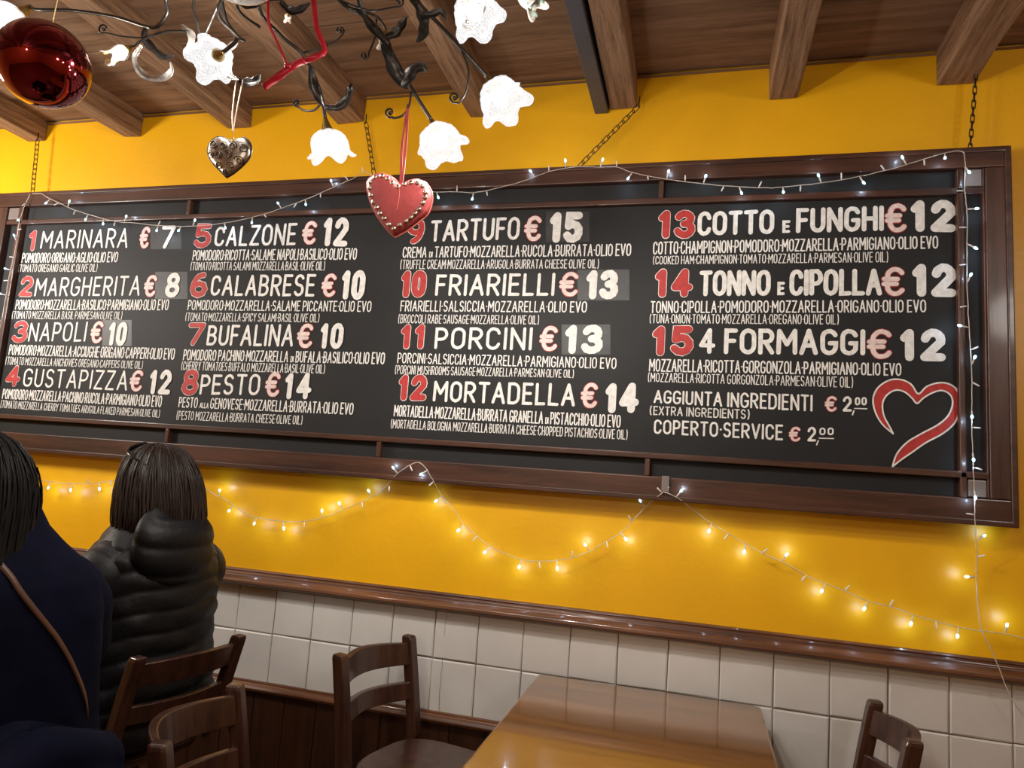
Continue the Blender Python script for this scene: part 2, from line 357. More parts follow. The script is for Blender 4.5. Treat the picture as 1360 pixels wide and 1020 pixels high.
# ------------------------------------------------------------------ a single-stroke hand lettered alphabet
def arc(cx, cy, rx, ry, a0, a1, n=8):
    return [(cx + rx * math.cos(math.radians(a0 + (a1 - a0) * i / n)), cy + ry * math.sin(math.radians(a0 + (a1 - a0) * i / n))) for i in range(n + 1)]
GL = {
 'A': (1, [[(0, 0), (.5, 1), (1, 0)], [(.19, .34), (.81, .34)]]),
 'B': (.85, [[(0, 0), (0, 1), (.45, 1)] + arc(.45, .76, .45, .24, 90, -90) + [(0, .52)], [(.45, .52)] + arc(.5, .26, .5, .26, 90, -90) + [(0, 0)]]),
 'C': (.85, [arc(.5, .72, .5, .28, 10, 180) + arc(.5, .28, .5, .28, 180, 350)]),
 'D': (.88, [[(0, 0), (0, 1), (.45, 1)] + arc(.45, .68, .55, .32, 90, 0) + arc(.45, .32, .55, .32, 0, -90) + [(0, 0)]]),
 'E': (.72, [[(1, 1), (0, 1), (0, 0), (1, 0)], [(0, .52), (.85, .52)]]),
 'F': (.70, [[(1, 1), (0, 1), (0, 0)], [(0, .52), (.85, .52)]]),
 'G': (.92, [arc(.5, .72, .5, .28, 20, 180) + arc(.5, .28, .5, .28, 180, 360) + [(1, .45), (.58, .45)]]),
 'H': (.88, [[(0, 0), (0, 1)], [(1, 0), (1, 1)], [(0, .5), (1, .5)]]),
 'I': (.001, [[(.5, 0), (.5, 1)]]),
 'J': (.6, [[(1, 1), (1, .25)] + arc(.5, .25, .5, .25, 0, -180)]),
 'K': (.85, [[(0, 0), (0, 1)], [(1, 1), (0, .42)], [(.3, .6), (1, 0)]]),
 'L': (.70, [[(0, 1), (0, 0), (1, 0)]]),
 'M': (1.18, [[(0, 0), (.02, 1), (.5, .38), (.98, 1), (1, 0)]]),
 'N': (.92, [[(0, 0), (0, 1), (1, 0), (1, 1)]]),
 'O': (.90, [arc(.5, .70, .5, .30, 0, 180) + arc(.5, .30, .5, .30, 180, 360) + [(1, .70)]]),
 'P': (.80, [[(0, 0), (0, 1), (.5, 1)] + arc(.5, .72, .5, .28, 90, -90) + [(0, .44)]]),
 'R': (.86, [[(0, 0), (0, 1), (.5, 1)] + arc(.5, .74, .48, .26, 90, -90) + [(0, .48)], [(.42, .48), (1, 0)]]),
 'S': (.80, [arc(.5, .76, .48, .24, 25, 180) + arc(.5, .76, .48, .25, 180, 265)[1:] + arc(.5, .25, .5, .26, 85, 0)[1:] + arc(.5, .25, .5, .25, 0, -155)]),
 'T': (.85, [[(0, 1), (1, 1)], [(.5, 1), (.5, 0)]]),
 'U': (.86, [[(0, 1), (0, .28)] + arc(.5, .28, .5, .28, 180, 360) + [(1, 1)]]),
 'V': (.92, [[(0, 1), (.5, 0), (1, 1)]]),
 'X': (.88, [[(0, 1), (1, 0)], [(0, 0), (1, 1)]]),
 'Y': (.88, [[(0, 1), (.5, .45), (1, 1)], [(.5, .45), (.5, 0)]]),
 'Z': (.85, [[(0, 1), (1, 1), (0, 0), (1, 0)]]),
 '(': (.34, [arc(1.05, .5, 1.0, .60, 115, 245)]), ')': (.34, [arc(-.05, .5, 1.0, .60, 65, -65)]),
 '0': (.80, [arc(.5, .68, .5, .32, 0, 180) + arc(.5, .32, .5, .32, 180, 360) + [(1, .68)]]),
 '1': (.42, [[(0, .78), (.85, 1), (.85, 0)]]),
 '2': (.85, [arc(.5, .70, .48, .30, 170, -20) + [(0, 0), (1, 0)]]),
 '3': (.80, [arc(.45, .76, .48, .24, 160, -80) + [(.42, .52)] + arc(.45, .27, .55, .27, 80, -160)]),
 '4': (.90, [[(.70, 0), (.70, 1), (0, .30), (1, .30)]]),
 '5': (.82, [[(.92, 1), (.12, 1), (.06, .56)] + arc(.45, .32, .55, .32, 125, -150)]),
 '6': (.82, [[(.78, 1)] + arc(.75, .38, .75, .62, 100, 180) + arc(.5, .29, .5, .29, 180, 540)]),
 '7': (.80, [[(0, 1), (1, 1), (.32, 0)]]),
 '8': (.82, [arc(.5, .76, .42, .24, -90, 270, 14), arc(.5, .26, .5, .26, 90, 450, 14)]),
 '9': (.82, [arc(.5, .71, .5, .29, 0, 360, 12) + arc(.25, .62, .75, .62, 0, -80)]),
 '€': (.95, [arc(.60, .70, .42, .30, 30, 180) + arc(.60, .30, .42, .30, 180, 330), [(0, .60), (.72, .60)], [(0, .40), (.66, .40)]]),
}
BLOCK1 = [[(0, .80), (.62, 1), (.62, 0)]]
ZOFF = [0]
def ribbon(mb, pts, hw, org, ex, ez, sx, sz, y):
    """one painted brush stroke: constant width, round ends, laid on the board"""
    P = []
    for (u, v) in pts:
        q = (u * sx, v * sz)
        if not P or math.hypot(q[0] - P[-1][0], q[1] - P[-1][1]) > 1e-5: P.append(q)
    # a sharp corner ends one pull of the brush and starts the next
    for i in range(1, len(P) - 1):
        a, c = (P[i][0] - P[i-1][0], P[i][1] - P[i-1][1]), (P[i+1][0] - P[i][0], P[i+1][1] - P[i][1])
        if a[0] * c[0] + a[1] * c[1] < -0.05 * math.hypot(*a) * math.hypot(*c):
            ribbon(mb, P[:i + 1], hw, org, ex, ez, 1, 1, y); ribbon(mb, P[i:], hw, org, ex, ez, 1, 1, y - 0.00006); return
    closed = len(P) > 3 and math.hypot(P[0][0] - P[-1][0], P[0][1] - P[-1][1]) < 1e-4
    if closed: P = P[:-1]
    n = len(P); vs = []; fs = []
    def w2(p): return org + ex * p[0] + ez * p[1] + Vector((0, y, 0))
    L = []
    for i, p in enumerate(P):
        a = P[i - 1] if (i or closed) else None; c = P[(i + 1) % n] if (i < n - 1 or closed) else None
        def dr(s, t): l = math.hypot(t[0] - s[0], t[1] - s[1]) or 1; return ((t[0] - s[0]) / l, (t[1] - s[1]) / l)
        if a and c:
            d1, d2 = dr(a, p), dr(p, c); m = (d1[0] + d2[0], d1[1] + d2[1]); l = math.hypot(*m)
            if l < 0.25: m = d1; l = 1; k = 1
            else: k = min(2.0 / l, 2.2)
            m = (m[0] / l, m[1] / l); nrm = (-m[1] * hw * k, m[0] * hw * k)
        else:
            d = dr(p, c) if c else dr(a, p); nrm = (-d[1] * hw, d[0] * hw)
        L.append((p, nrm))
    lift = Vector((0, -8e-6, 0))                     # each touch of the brush lies over the one before
    for i, (p, nr) in enumerate(L): vs += [w2((p[0] + nr[0], p[1] + nr[1])) + lift * i, w2((p[0] - nr[0], p[1] - nr[1])) + lift * i]
    for i in range(n - 1 + (1 if closed else 0)):
        j = (i + 1) % n; fs.append((2 * i, 2 * i + 1, 2 * j + 1, 2 * j))
    if not closed:
        for e, q in ((0, 1), (n - 1, n - 2)):
            p, nr = L[e]; d = (P[e][0] - P[q][0], P[e][1] - P[q][1]); l = math.hypot(*d) or 1; d = (d[0] / l * hw, d[1] / l * hw); l2 = math.hypot(*nr) or 1; nn = (nr[0] / l2 * hw, nr[1] / l2 * hw)
            base = len(vs); pts2 = [(p[0] + nn[0], p[1] + nn[1])] + [(p[0] + nn[0] * math.cos(t) + d[0] * math.sin(t), p[1] + nn[1] * math.cos(t) + d[1] * math.sin(t)) for t in (PI/5, 2*PI/5, 3*PI/5, 4*PI/5)] + [(p[0] - nn[0], p[1] - nn[1])]
            vs += [w2(q_) + lift * (e + 1) for q_ in pts2]; fs.append(tuple(range(base, base + len(pts2))))
    mb.add(vs, fs)
def write(name, text, A, B, hA, hB, m, thick=0.14, parent=None, y=None, block=False, grow=0.0, tight=0.30):
    """letters standing on the baseline A-B (points on the board), cap height running from hA to hB"""
    A, B = Vector(A), Vector(B); ex = (B - A); L = ex.length; ex = ex / L; ez = Vector((0, 0, 1))
    hm = (hA + hB) / 2; st = thick * hm
    items = []; tot = 0; prevdot = False
    for ch in text:
        small = ch.islower(); c = ch.upper(); k = 0.56 if small else 1
        if c == ' ': items.append((None, .32, 1)); tot += .32; continue
        if c == '·': items.append(('·', .06, 1)); tot += .06 + tight * 0.8; continue
        g = GL[c]; wd = g[0] * 0.62 * k
        items.append((c, wd, k)); tot += wd + tight * k
    tot -= tight
    # stroke thickness is kept, letter bodies take up the rest of the line
    avail = L - st; sc = avail / tot; x = st / 2
    mb = MB(); y = (YP - 0.0008) if y is None else y; ZOFF[0] = 0
    for c, wd, k in items:
        if c is None: x += wd * sc; continue
        f = x / L; h = hA + (hB - hA) * f
        if c == '·':
            o = A + ex * x + ez * (h * 0.5); ribbon(mb, [(0, 0), (.001, 0.0006)], st * 0.5, o, ex, ez, 1, 1, y - A.y); x += (wd + tight * .8) * sc; continue
        o = A + ex * x + ez * (st / 2)
        strokes = BLOCK1 if (c == '1' and block) else GL[c][1]
        for s in strokes:
            ZOFF[0] += 1
            jig = [(u + random.uniform(-.012, .012), v + random.uniform(-.008, .008)) for u, v in s]
            if math.hypot(s[0][0] - s[-1][0], s[0][1] - s[-1][1]) < 1e-6: jig[-1] = jig[0]
            ribbon(mb, jig, st / 2 * (1 if k == 1 else .68) + grow, o, ex, ez, wd * sc, (h * k - st), y - A.y - 0.00022 * (ZOFF[0] % 3))
        x += (wd + tight * k) * sc
    return mb.build(name, m, parent or board, fix=False)
def hpx(x, y, h): return at(x, y - h, YP).z - at(x, y, YP).z
def line(name, text, xa, ya, ha, xb, yb, hb, m='chalk', thick=0.14, **k):
    return write(name, text, at(xa, ya, YP), at(xb, yb, YP), hpx(xa, ya, ha), hpx(xb, yb, hb), m, thick, **k)
def boxed(name, text, x0, x1, y0, y1, m, thick, back=None, grow=0.0022, backname=None, slope=0.0):
    A, B = at(x0, y1 - slope, YP), at(x1, y1 + slope, YP); h = hpx((x0 + x1) / 2, y1, y1 - y0)
    o = write(name, text, A, B, h, h, m, thick, y=YP - 0.0020, block=True, tight=0.40)
    if back:
        random.seed(hash(text) % 1 + 3); q = write(backname, text, A, B, h, h, back, thick, parent=o, y=YP - 0.0009, block=True, grow=grow, tight=0.40)
    return o
def patch(x0, x1, y0, y1):
    P = [at(x0, y0, YP), at(x1, y0, YP), at(x1, y1, YP), at(x0, y1, YP)]
    MB().add([(p.x, YP - 0.0004, p.z) for p in P], [(0, 1, 2, 3)]).build('price_patch', 'slate_patch', board, fix=False)
# number(x0,x1,y0,y1) | name | euro | price | italian line | english line | patch    (each read off the board itself)
MENU = [
 ('1', (36.3, 48, 306.4, 333), 'MARINARA', (53.4, 330.6, 23.6, 169, 329.3, 26.5), (184, 197.5, 301.5, 330), '7', (212, 230.5, 300, 330.6),
  'POMODORO·ORIGANO·AGLIO·OLIO EVO', (28.5, 349.4, 13.3, 156, 348.4, 13.9), '(TOMATO OREGANO GARLIC OLIVE OIL)', (23.6, 361.4, 10, 129, 361, 10.4), (200, 241, 299, 331)),
 ('2', (25.3, 42, 367, 393.8), 'MARGHERITA', (45.3, 393.8, 24.3, 185.2, 392.8, 27), (190, 206.5, 365.6, 394.4), '8', (218.5, 237.3, 362.4, 395.4),
  'POMODORO·MOZZARELLA·BASILICO·PARMIGIANO·OLIO EVO', (20, 411.6, 13.6, 223.4, 412.2, 14.6), '(TOMATO MOZZARELLA BASIL·PARMESAN·OLIVE OIL)', (15.5, 423.6, 10.4, 162, 424.5, 10.7), (206, 249, 361, 397)),
 ('3', (16.2, 35, 426, 455.3), 'NAPOLI', (37.2, 453.7, 25, 113.3, 453.7, 26.5), (118.8, 135.3, 426.8, 456), '10', (142.4, 166.7, 427.8, 459.5),
  'POMODORO·MOZZARELLA·ACCIUGHE·ORIGANO·CAPPERI·OLIO EVO', (11.3, 471.5, 14, 231.5, 478, 15.5), '(TOMATO MOZZARELLA·ANCHOVIES OREGANO·CAPPERS OLIVE OIL)', (7, 484.4, 10.7, 189.4, 490, 10.4), (136, 175, 425, 459.5)),
 ('4', (6.5, 25.3, 485.4, 513.5), 'GUSTAPIZZA', (29.8, 513.5, 24.3, 168.3, 519, 27), (171, 188.4, 491.8, 520), '12', (196.8, 226, 491, 524),
  'POMODORO·MOZZARELLA·PACHINO·RUCOLA·PARMIGIANO·OLIO EVO', (2.6, 529.7, 13.6, 214.3, 541, 15.5), '(TOMATO MOZZARELLA CHERRY TOMATOES ARUGOLA·FLAKED PARMESAN·OLIVE OIL)', (0.5, 541.7, 10.4, 212, 554.7, 10.4), None),
 ('5', (257.3, 278.9, 297.7, 329.4), 'CALZONE', (284, 327.6, 26, 392.5, 325.7, 29.8), (400, 419.3, 294, 325), '12', (427.5, 461.4, 289.2, 327.6),
  'POMODORO·RICOTTA·SALAME NAPOLI·BASILICO·OLIO EVO', (255.4, 346.2, 13.8, 473.4, 345, 15.6), '(TOMATO·RICOTTA·SALAMI MOZZARELLA·BASIL·OLIVE OIL)', (252.8, 359.2, 11, 431.3, 359.2, 12), None),
 ('6', (251.7, 274, 362.2, 395.4), 'CALABRESE', (278.9, 392.8, 27, 417.5, 393.9, 30), (426, 445.4, 363.7, 394.6), '10', (451.7, 483.4, 359.2, 398.3),
  'POMODORO·MOZZARELLA·SALAME PICCANTE·OLIO EVO', (249, 412, 13.5, 492.7, 414.4, 14.5), '(TOMATO·MOZZARELLA·SPICY SALAMI·BASIL·OLIVE OIL)', (246, 426.3, 11, 423.8, 428.2, 11.5), None),
 ('7', (248, 270.3, 428.9, 458.7), 'BUFALINA', (274, 459, 27, 388.8, 460.6, 30.6), (393.3, 414.5, 430, 462.4), '10', (423.8, 454.7, 429.3, 463.5),
  'POMODORO PACHINO·MOZZARELLA di BUFALA·BASILICO·OLIO EVO', (243, 478.5, 14.5, 510.6, 484, 16), '(CHERRY TOMATOES·BUFFALO MOZZARELLA·BASIL·OLIVE OIL)', (240.5, 491.5, 11.7, 431.3, 496.3, 12), None),
 ('8', (240.5, 262, 490.4, 525), 'PESTO', (264.7, 524, 26.5, 344, 525, 28.7), (351, 371, 494.5, 527), '14', (376.5, 412.6, 495.2, 530.6),
  'PESTO alla GENOVESE·MOZZARELLA·BURRATA·OLIO EVO', (236.8, 541, 14, 468.9, 551, 16), '(PESTO MOZZARELLA·BURRATA CHEESE·OLIVE OIL)', (234.2, 557.4, 12, 401.4, 564, 12), None),
 ('9', (539, 562, 290, 324.3), 'TARTUFO', (570.6, 321.6, 28.6, 689.4, 318.4, 30.6), (695.3, 718.4, 287, 320.4), '15', (728.6, 773.3, 282, 323),
  'CREMA di TARTUFO·MOZZARELLA·RUCOLA·BURRATA·OLIO EVO', (534.5, 342.7, 14.5, 838, 340, 16.5), '(TRUFFLE CREAM·MOZZARELLA·ARUGOLA·BURRATA CHEESE·OLIVE OIL)', (531.4, 357.6, 12.5, 795.3, 356.5, 12), (725, 783, 281, 321)),
 ('10', (531.4, 564.7, 359.6, 395), 'FRIARIELLI', (577.6, 393, 28.2, 736, 393, 30.6), (742, 767.5, 361.6, 394), '13', (777.3, 820.4, 358.8, 398),
  'FRIARIELLI·SALSICCIA·MOZZARELLA·OLIO EVO', (531.4, 413.7, 14.5, 779.2, 415.3, 15), '(BROCCOLI RABE·SAUSAGE·MOZZARELLA·OLIVE OIL)', (528.6, 429.4, 12, 715.7, 431, 12), (767, 836, 358, 399)),
 ('11', (531.4, 564.7, 431, 463.5), 'PORCINI', (576.5, 463.5, 28.6, 706, 465.5, 31), (715.7, 740, 433, 466.7), '13', (749, 800, 431.4, 470.6),
  'PORCINI·SALSICCIA·MOZZARELLA·PARMIGIANO·OLIO EVO', (527.5, 482.4, 14, 818.4, 490.2, 15), '(PORCINI MUSHROOMS·SAUSAGE·MOZZARELLA·PARMESAN·OLIVE OIL)', (524.3, 496.9, 12, 762, 502, 11), (746, 810.6, 431, 471)),
 ('12', (528.2, 565.5, 497.6, 532), 'MORTADELLA', (574.5, 533.3, 27.5, 763.5, 540, 30.6), (770.6, 793.3, 508.6, 542), '14', (802.7, 847.8, 508.6, 549),
  'MORTADELLA·MOZZARELLA·BURRATA GRANELLA di PISTACCHIO·OLIO EVO', (522.7, 553, 15.5, 824, 568.2, 17), '(MORTADELLA BOLOGNA MOZZARELLA·BURRATA CHEESE·CHOPPED PISTACHIOS·OLIVE OIL)', (518.8, 568.6, 11.8, 833.3, 584, 13), None),
 ('13', (873.8, 922.5, 279.7, 316.7), 'COTTO e FUNGHI', (925.7, 313.5, 32, 1173.8, 306.8, 33.8), (1174.7, 1204.5, 270.7, 309), '12', (1209, 1269.4, 266, 308.6),
  'COTTO·CHAMPIGNON·POMODORO·MOZZARELLA·PARMIGIANO·OLIO EVO', (867, 338.3, 17, 1246, 330.2, 17), '(COOKED HAM·CHAMPIGNON·TOMATO·MOZZARELLA·PARMESAN·OLIVE OIL)', (867, 351.4, 11, 1179.6, 348.3, 14), None),
 ('14', (869.3, 919, 357.3, 394.7), 'TONNO e CIPOLLA', (928, 393.4, 33.8, 1171.5, 392.5, 36), (1170.6, 1202, 355, 393.4), '12', (1211, 1270, 350.5, 394.7),
  'TONNO·CIPOLLA·POMODORO·MOZZARELLA·ORIGANO·OLIO EVO', (863.5, 416, 16, 1230, 415, 17), '(TUNA·ONION·TOMATO·MOZZARELLA·OREGANO·OLIVE OIL)', (862.6, 429.4, 12, 1114, 431, 13.5), None),
 ('15', (865.7, 920, 433, 472.3), '4 FORMAGGI', (928, 470, 34, 1149, 472.3, 35), (1151, 1185, 437.6, 476.8), '12', (1195, 1256, 437, 480),
  'MOZZARELLA·RICOTTA·GORGONZOLA·PARMIGIANO·OLIO EVO', (861.7, 493.5, 17, 1197, 499.4, 17), '(MOZZARELLA·RICOTTA GORGONZOLA·PARMESAN·OLIVE OIL)', (860.3, 507, 12, 1133, 515, 14.5), None),
]
for i, (no, nb, nm, nl, eb, pr, pb, it, il, en, el, pt) in enumerate(MENU):
    if pt: patch(*pt)
    boxed('dish_number', no, *nb, 'red_paint', 0.20 if len(no) == 1 else 0.24, 'chalk_bold', 0.0020, 'number_outline')
    line('dish_name', nm, *nl, 'chalk_bold', 0.105 if i < 4 else (0.125 if i < 8 else (0.135 if i < 12 else 0.165)))
    boxed('euro_sign', '€', *eb, 'pink_paint', 0.15, 'red_paint', 0.0022, 'euro_outline')
    boxed('price', pr, *pb, 'chalk_bold', 0.17 if i in (0,) else (0.2 if i < 8 else 0.25))
    line('ingredient_line', it, *il, 'chalk_bold', 0.104)
    line('translation_line', en, *el, 'chalk_bold', 0.086)
line('extra_line', 'AGGIUNTA INGREDIENTI', 868, 535.4, 17.5, 1079, 546.7, 22.5, 'chalk_bold', 0.13)
line('translation_line', '(EXTRA INGREDIENTS)', 862.6, 551, 12, 995.6, 557, 13, 'chalk', 0.13)
line('extra_line', 'COPERTO·SERVICE', 868, 576, 19, 1039.8, 585, 21, 'chalk_bold', 0.13)
for (x0, x1, y0, y1), (a0, a1, c0, c1), zz in (((1095, 1111.5, 526.4, 546.7), (1118.8, 1131, 526.4, 546.7), (1135, 1151, 527.5, 538.5)), ((1047.5, 1063, 567, 586.4), (1072, 1083.6, 567, 586.4), (1088, 1107, 568, 578))):
    boxed('euro_sign', '€', x0, x1, y0, y1, 'pink_paint', 0.15, 'red_paint', 0.0016, 'euro_outline')
    boxed('price', '2', a0, a1, c0, c1, 'chalk_bold', 0.16)
    boxed('price', '00', *zz, 'chalk_bold', 0.2)
    mb = MB(); A = at(zz[0], zz[3] + 4, YP); B = at(zz[1], zz[3] + 4.5, YP); ex = (B - A); L = ex.length; ex.normalize()
    ribbon(mb, [(0, 0), (L, 0)], 0.0016, A, ex, Vector((0, 0, 1)), 1, 1, -0.001)
    A = at(a1 + 3, c1 - 1, YP); ribbon(mb, [(0, 0), (-0.004, -0.012)], 0.0018, A, Vector((1, 0, 0)), Vector((0, 0, 1)), 1, 1, -0.001)
    mb.build('price_mark', 'chalk_bold', board, fix=False)
# the painted heart in the corner: a red brush loop with a white outline
HO = [(767,745),(735,717),(714,680),(708,642),(722,610),(755,588),(790,586),(820,600),(841,628),(866,606),(905,595),(938,602),(958,625),(961,675),(948,713),(912,745),(862,772),(822,800),(790,822),(765,842)]
HI = [(767,745),(755,722),(739,690),(736,655),(750,630),(775,617),(800,622),(822,640),(837,656),(856,640),(882,625),(910,618),(934,630),(942,655),(930,690),(900,718),(850,745),(806,772),(777,806),(765,842)]
def hp(p, y): q = at(840 + p[0] / 2.217, 240 + p[1] / 2.217, YP); return Vector((q.x, y, q.z))
o_ = catmull([hp(p, YP - .0016) for p in HO], 4); i_ = catmull([hp(p, YP - .0016) for p in HI], 4)
mb = MB(); n = len(o_); mb.add(o_ + i_, [(k, k + 1, n + k + 1, n + k) for k in range(n - 1)])
heart = mb.build('painted_heart', 'red_paint', board, fix=False)
mb = MB(); loop = o_ + i_[::-1]
P2 = [(p.x, p.z) for p in loop]
ribbon(mb, P2, 0.0022, Vector((0, 0, 0)), Vector((1, 0, 0)), Vector((0, 0, 1)), 1, 1, YP - 0.0022); mb.build('heart_outline', 'chalk_bold', heart, fix=False)

# ------------------------------------------------------------------ the chains that carry the board
def chain(pa, pb, ya, yb, label):
    A, B = at(*pa, ya), at(*pb, yb); d = B - A; L = d.length; t = d.normalized(); n = max(3, int(round(L / 0.0225))); st = L / n
    u = Vector((0, 1, 0)); u = (u - t * u.dot(t)).normalized(); wv = t.cross(u); mb = MB()
    for i in range(n):
        c = A + t * (st * (i + 0.5)); s = (u if i % 2 else wv); s = (s + (wv if i % 2 else u) * 0.5).normalized()
        hl, hw = st * 0.66, 0.0062
        pts = [c + t * (hl - hw) + (s * math.cos(a) + t * math.sin(a)) * hw for a in [PI * k / 6 for k in range(7)]] + [c - t * (hl - hw) - (s * math.cos(a) + t * math.sin(a)) * hw for a in [PI * k / 6 for k in range(7)]]
        mb.tube(pts, 0.0017, 5, closed=True)
    mb.tube([A - t * 0.004 + Vector((0, 0.0, 0.03)), A, A + Vector((0, -0.004, -0.006))], 0.0022, 5)
    o = mb.build('hanging_chain', 'chain', smooth=True); tag(o, label, 'chain', 'chains holding up the menu board'); return o
chain((50, 186), (43, 257), -0.05, -0.05, 'dark iron chain at the far left end of the menu board')
chain((486, 163), (497, 232), -0.05, -0.05, 'dark iron chain hanging beside the red heart ornament')
chain((848, 141), (768, 222), -0.05, -0.05, 'slanting dark iron chain running from the joist beside the black steel beam')
chain((1296.5, 96), (1288, 201), -0.05, -0.05, 'dark iron chain at the right hand corner of the menu board')

# ------------------------------------------------------------------ fairy lights
bulb_me = {}
def bulb_meshes():
    s = MB(); s.tube([(0, 0, 0), (0, 0, 0.004), (0, 0, 0.006), (0, 0, 0.019), (0, 0, 0.021)], [0.0010, 0.0012, 0.0024, 0.0021, 0.0016], 8)
    a = s.build('bulb', 'socket', smooth=True); e = MB(); e.sphere((0, 0, 0.0245), (0.0040, 0.0040, 0.0060), 10, 6); g = e.build('led', 'led', smooth=True)
    bulb_me['s'], bulb_me['l'] = a.data, g.data; bpy.data.objects.remove(a); bpy.data.objects.remove(g)
bulb_meshes()
LEDS = []
def string_light(label, path, bulbs, ydepth, sag=None):
    """path: points on the wire; bulbs: (px, py, lit); ydepth gives the stand-off from the wall"""
    pts = [at(x, y, ydepth(x, y)) for x, y in path]; sm = catmull(pts, 6)
    root = thing('string_lights', label, 'fairy lights', tuple(pts[0]), group='strings of white fairy lights')
    MB().tube([p + Vector((random.uniform(-.0006, .0006), random.uniform(-.001, .001), random.uniform(-.0006, .0006))) for p in sm], 0.0013, 5).build('wire', 'wire', root, smooth=True)
    for x, y, lit in bulbs:
        tip = at(x, y, ydepth(x, y) - 0.004)
        near = min(sm, key=lambda p: (p - tip).length)
        d = tip - near
        if d.length < 0.012: d = Vector((random.uniform(-.3, .3), -0.6, random.choice((-1, 1))))
        d.normalize()
        o = bpy.data.objects.new('bulb', bulb_me['s']); COL.objects.link(o); o.parent = root
        base = near if (tip - near).length < 0.034 else tip - d * 0.027
        o.location = base - Vector(root.location); o.rotation_mode = 'QUATERNION'; o.rotation_quaternion = Vector((0, 0, 1)).rotation_difference(d)
        if lit:
            l = bpy.data.objects.new('led', bulb_me['l']); COL.objects.link(l); l.parent = o
            lamp('led_light', base + d * 0.0345, LED_W, (0.55, 0.75, 1.0), 0.002)
    return root
L, U = 1, 0
pathA = [(43,257),(55.4,257.4),(63,262),(95.6,277.5),(122,286),(153,294),(178,296),(210,299.5),(256,300.5),(298,296),(343,286.6),(387.7,271.7),(421,258.6),(447,246.6),(469,237),(484,229),(494,233),(520,247),(548,254),(574.7,255),(607,254.7),(626,256),(643.8,253.7),(660,250),(700,239),(729,228),(763,222),(797,222),(819,222),(845.6,230.6),(894,239.3),(942.7,245),(1000,249),(1040,248.5),(1117.5,239),(1185.4,224),(1234,209),(1263,201.5),(1278,201),(1281,209),(1282,222),(1281,249),(1283.5,274),(1284.5,302),(1284.5,376),(1287,435),(1290.7,496),(1290.7,567.6),(1293,628.8),(1294,660),(1295,696.7),(1297,740),(1296.7,773),(1303,833),(1320,870),(1343,926.7),(1366,957)]
bulbsA = [(60.8,270,L),(73,272,U),(92,268,L),(98.5,283,U),(115,289,L),(137,296,L),(151.6,299,U),(168,286,L),(212.6,294,U),(209,303,L),(239,303,L),(259,292,L),(299,301,L),(334.8,293,L),(353,288,U),(368,268,L),(391,274,U),(406,270.5,L),(425.7,260,U),(440.6,242.5,L),(459.6,235.5,U),(481.3,222,U),(581.3,259.6,L),(607,246.3,U),(627.6,263,L),(647,258,U),(707,230.6,L),(729,222,U),(751,222,L),(799.5,214.6,L),(819,216,U),(833.5,238,L),(860,231,U),(887,232,L),(910,236,U),(936,238,L),(984,254,L),(957,256,U),(1010.7,242.7,U),(1037,251,L),(1063,252.6,U),(1088,235.4,L),(1117.5,233,U),(1146.6,242,L),(1171,221,U),(1201,213.6,L),(1228,220,U),(1258,206,L),(1281,222,L),(1267,253.5,U),(1296.5,277,L),(1272,302,U),(1293,328,L),(1274,352,U),(1281,377,L),(1272,408,U),(1273,432,L),(1300,460,U),(1293,486,L),(1300,512.5,U),(1293,543.6,L),(1307.5,569,U),(1289,597,L),(1303.4,623.6,U),(1297,651.7,L),(1282,682,U),(1308,711,L),(1305,738,U),(1285,766,L)]
def dA(x, y):
    if y > 700: return -0.03 if y < 800 else -0.05
    if x < 1270 and y > 262 and x > 100 and x < 400: return YB - 0.012
    return YB - 0.016
string_light('white fairy light string along the top and right side of the menu board', pathA, bulbsA, dA)
pathB = [(-6,634),(20,637),(54,637.5),(67.6,639.7),(87,642),(115,642.6),(132,641),(157,637),(190,631),(225,628),(250,633),(264,642),(285,657),(302,665),(327,683),(344,687.6),(371.8,692),(399.7,692.6),(427.6,687.6),(455.6,677),(480.7,666.6),(506,652.6),(528,629),(542,619),(554.8,614),(564.6,620.5),(574,636),(587,659.6),(604,678),(616,697),(633.5,711.8),(651,726),(674.7,736.8),(692,743),(716,745.6),(739.4,744),(760,740.6),(783.5,732),(805.6,719),(824.7,707),(842,689.7),(857,673.5),(877.6,656),(883.5,654),(901,662),(920,676.7),(945,695),(990,721.7),(1016.7,736.7),(1043,748),(1070,764),(1096.7,775),(1126.7,786.7),(1153,798),(1186.7,806.7),(1213,816.7),(1243,825),(1273,832.7),(1305,838),(1340,842.7),(1368,851)]
bulbsB = [(65,646,L),(94,650,L),(117,646,U),(132,649,L),(147,644,U),(292,649,L),(304.5,678,L),(342,684,L),(376.8,700,L),(404,697,U),(427.6,681,L),(452,671,L),(481.6,675,U),(491,655,L),(516.5,654,U),(523.5,623,L),(549,629,U),(562,628,L),(570,645,U),(581,664,L),(611,702,L),(629,717,U),(646,731,L),(689.4,753,L),(716.8,751,U),(740,755,L),(760,735,U),(779,726,L),(806.5,724,U),(829,713,L),(836,687,U),(851,666,L),(873,648,U),(905.6,651,L),(942.4,703,L),(963,715,U),(989,729,L),(1016.7,731,U),(1044,738,L),(1065.7,770,U),(1092,784,L),(1127,779,U),(1149,806,L),(1185,799,U),(1210,828,L),(1244,833,U),(1271.7,843,L),(1337,832,L)]
def dB(x, y):
    for cx_, w_ in ((546, 34), (884, 26), (225, 60)):
        if abs(x - cx_) < w_ and y < 672: return YB - 0.014
    return -0.028
string_light('white fairy light string hanging in loops on the yellow wall below the menu board', pathB, bulbsB, dB)
pathC = [(40,258),(32,275.6),(27,290),(24,305),(19.4,337),(13,363),(8,392),(3,421),(-1,440)]
bulbsC = [(34,268,U),(28,287,L),(30,304,U),(20,319,L),(11,341,U),(8,357,L),(4,373,U),(4,391,L),(1,427,L)]
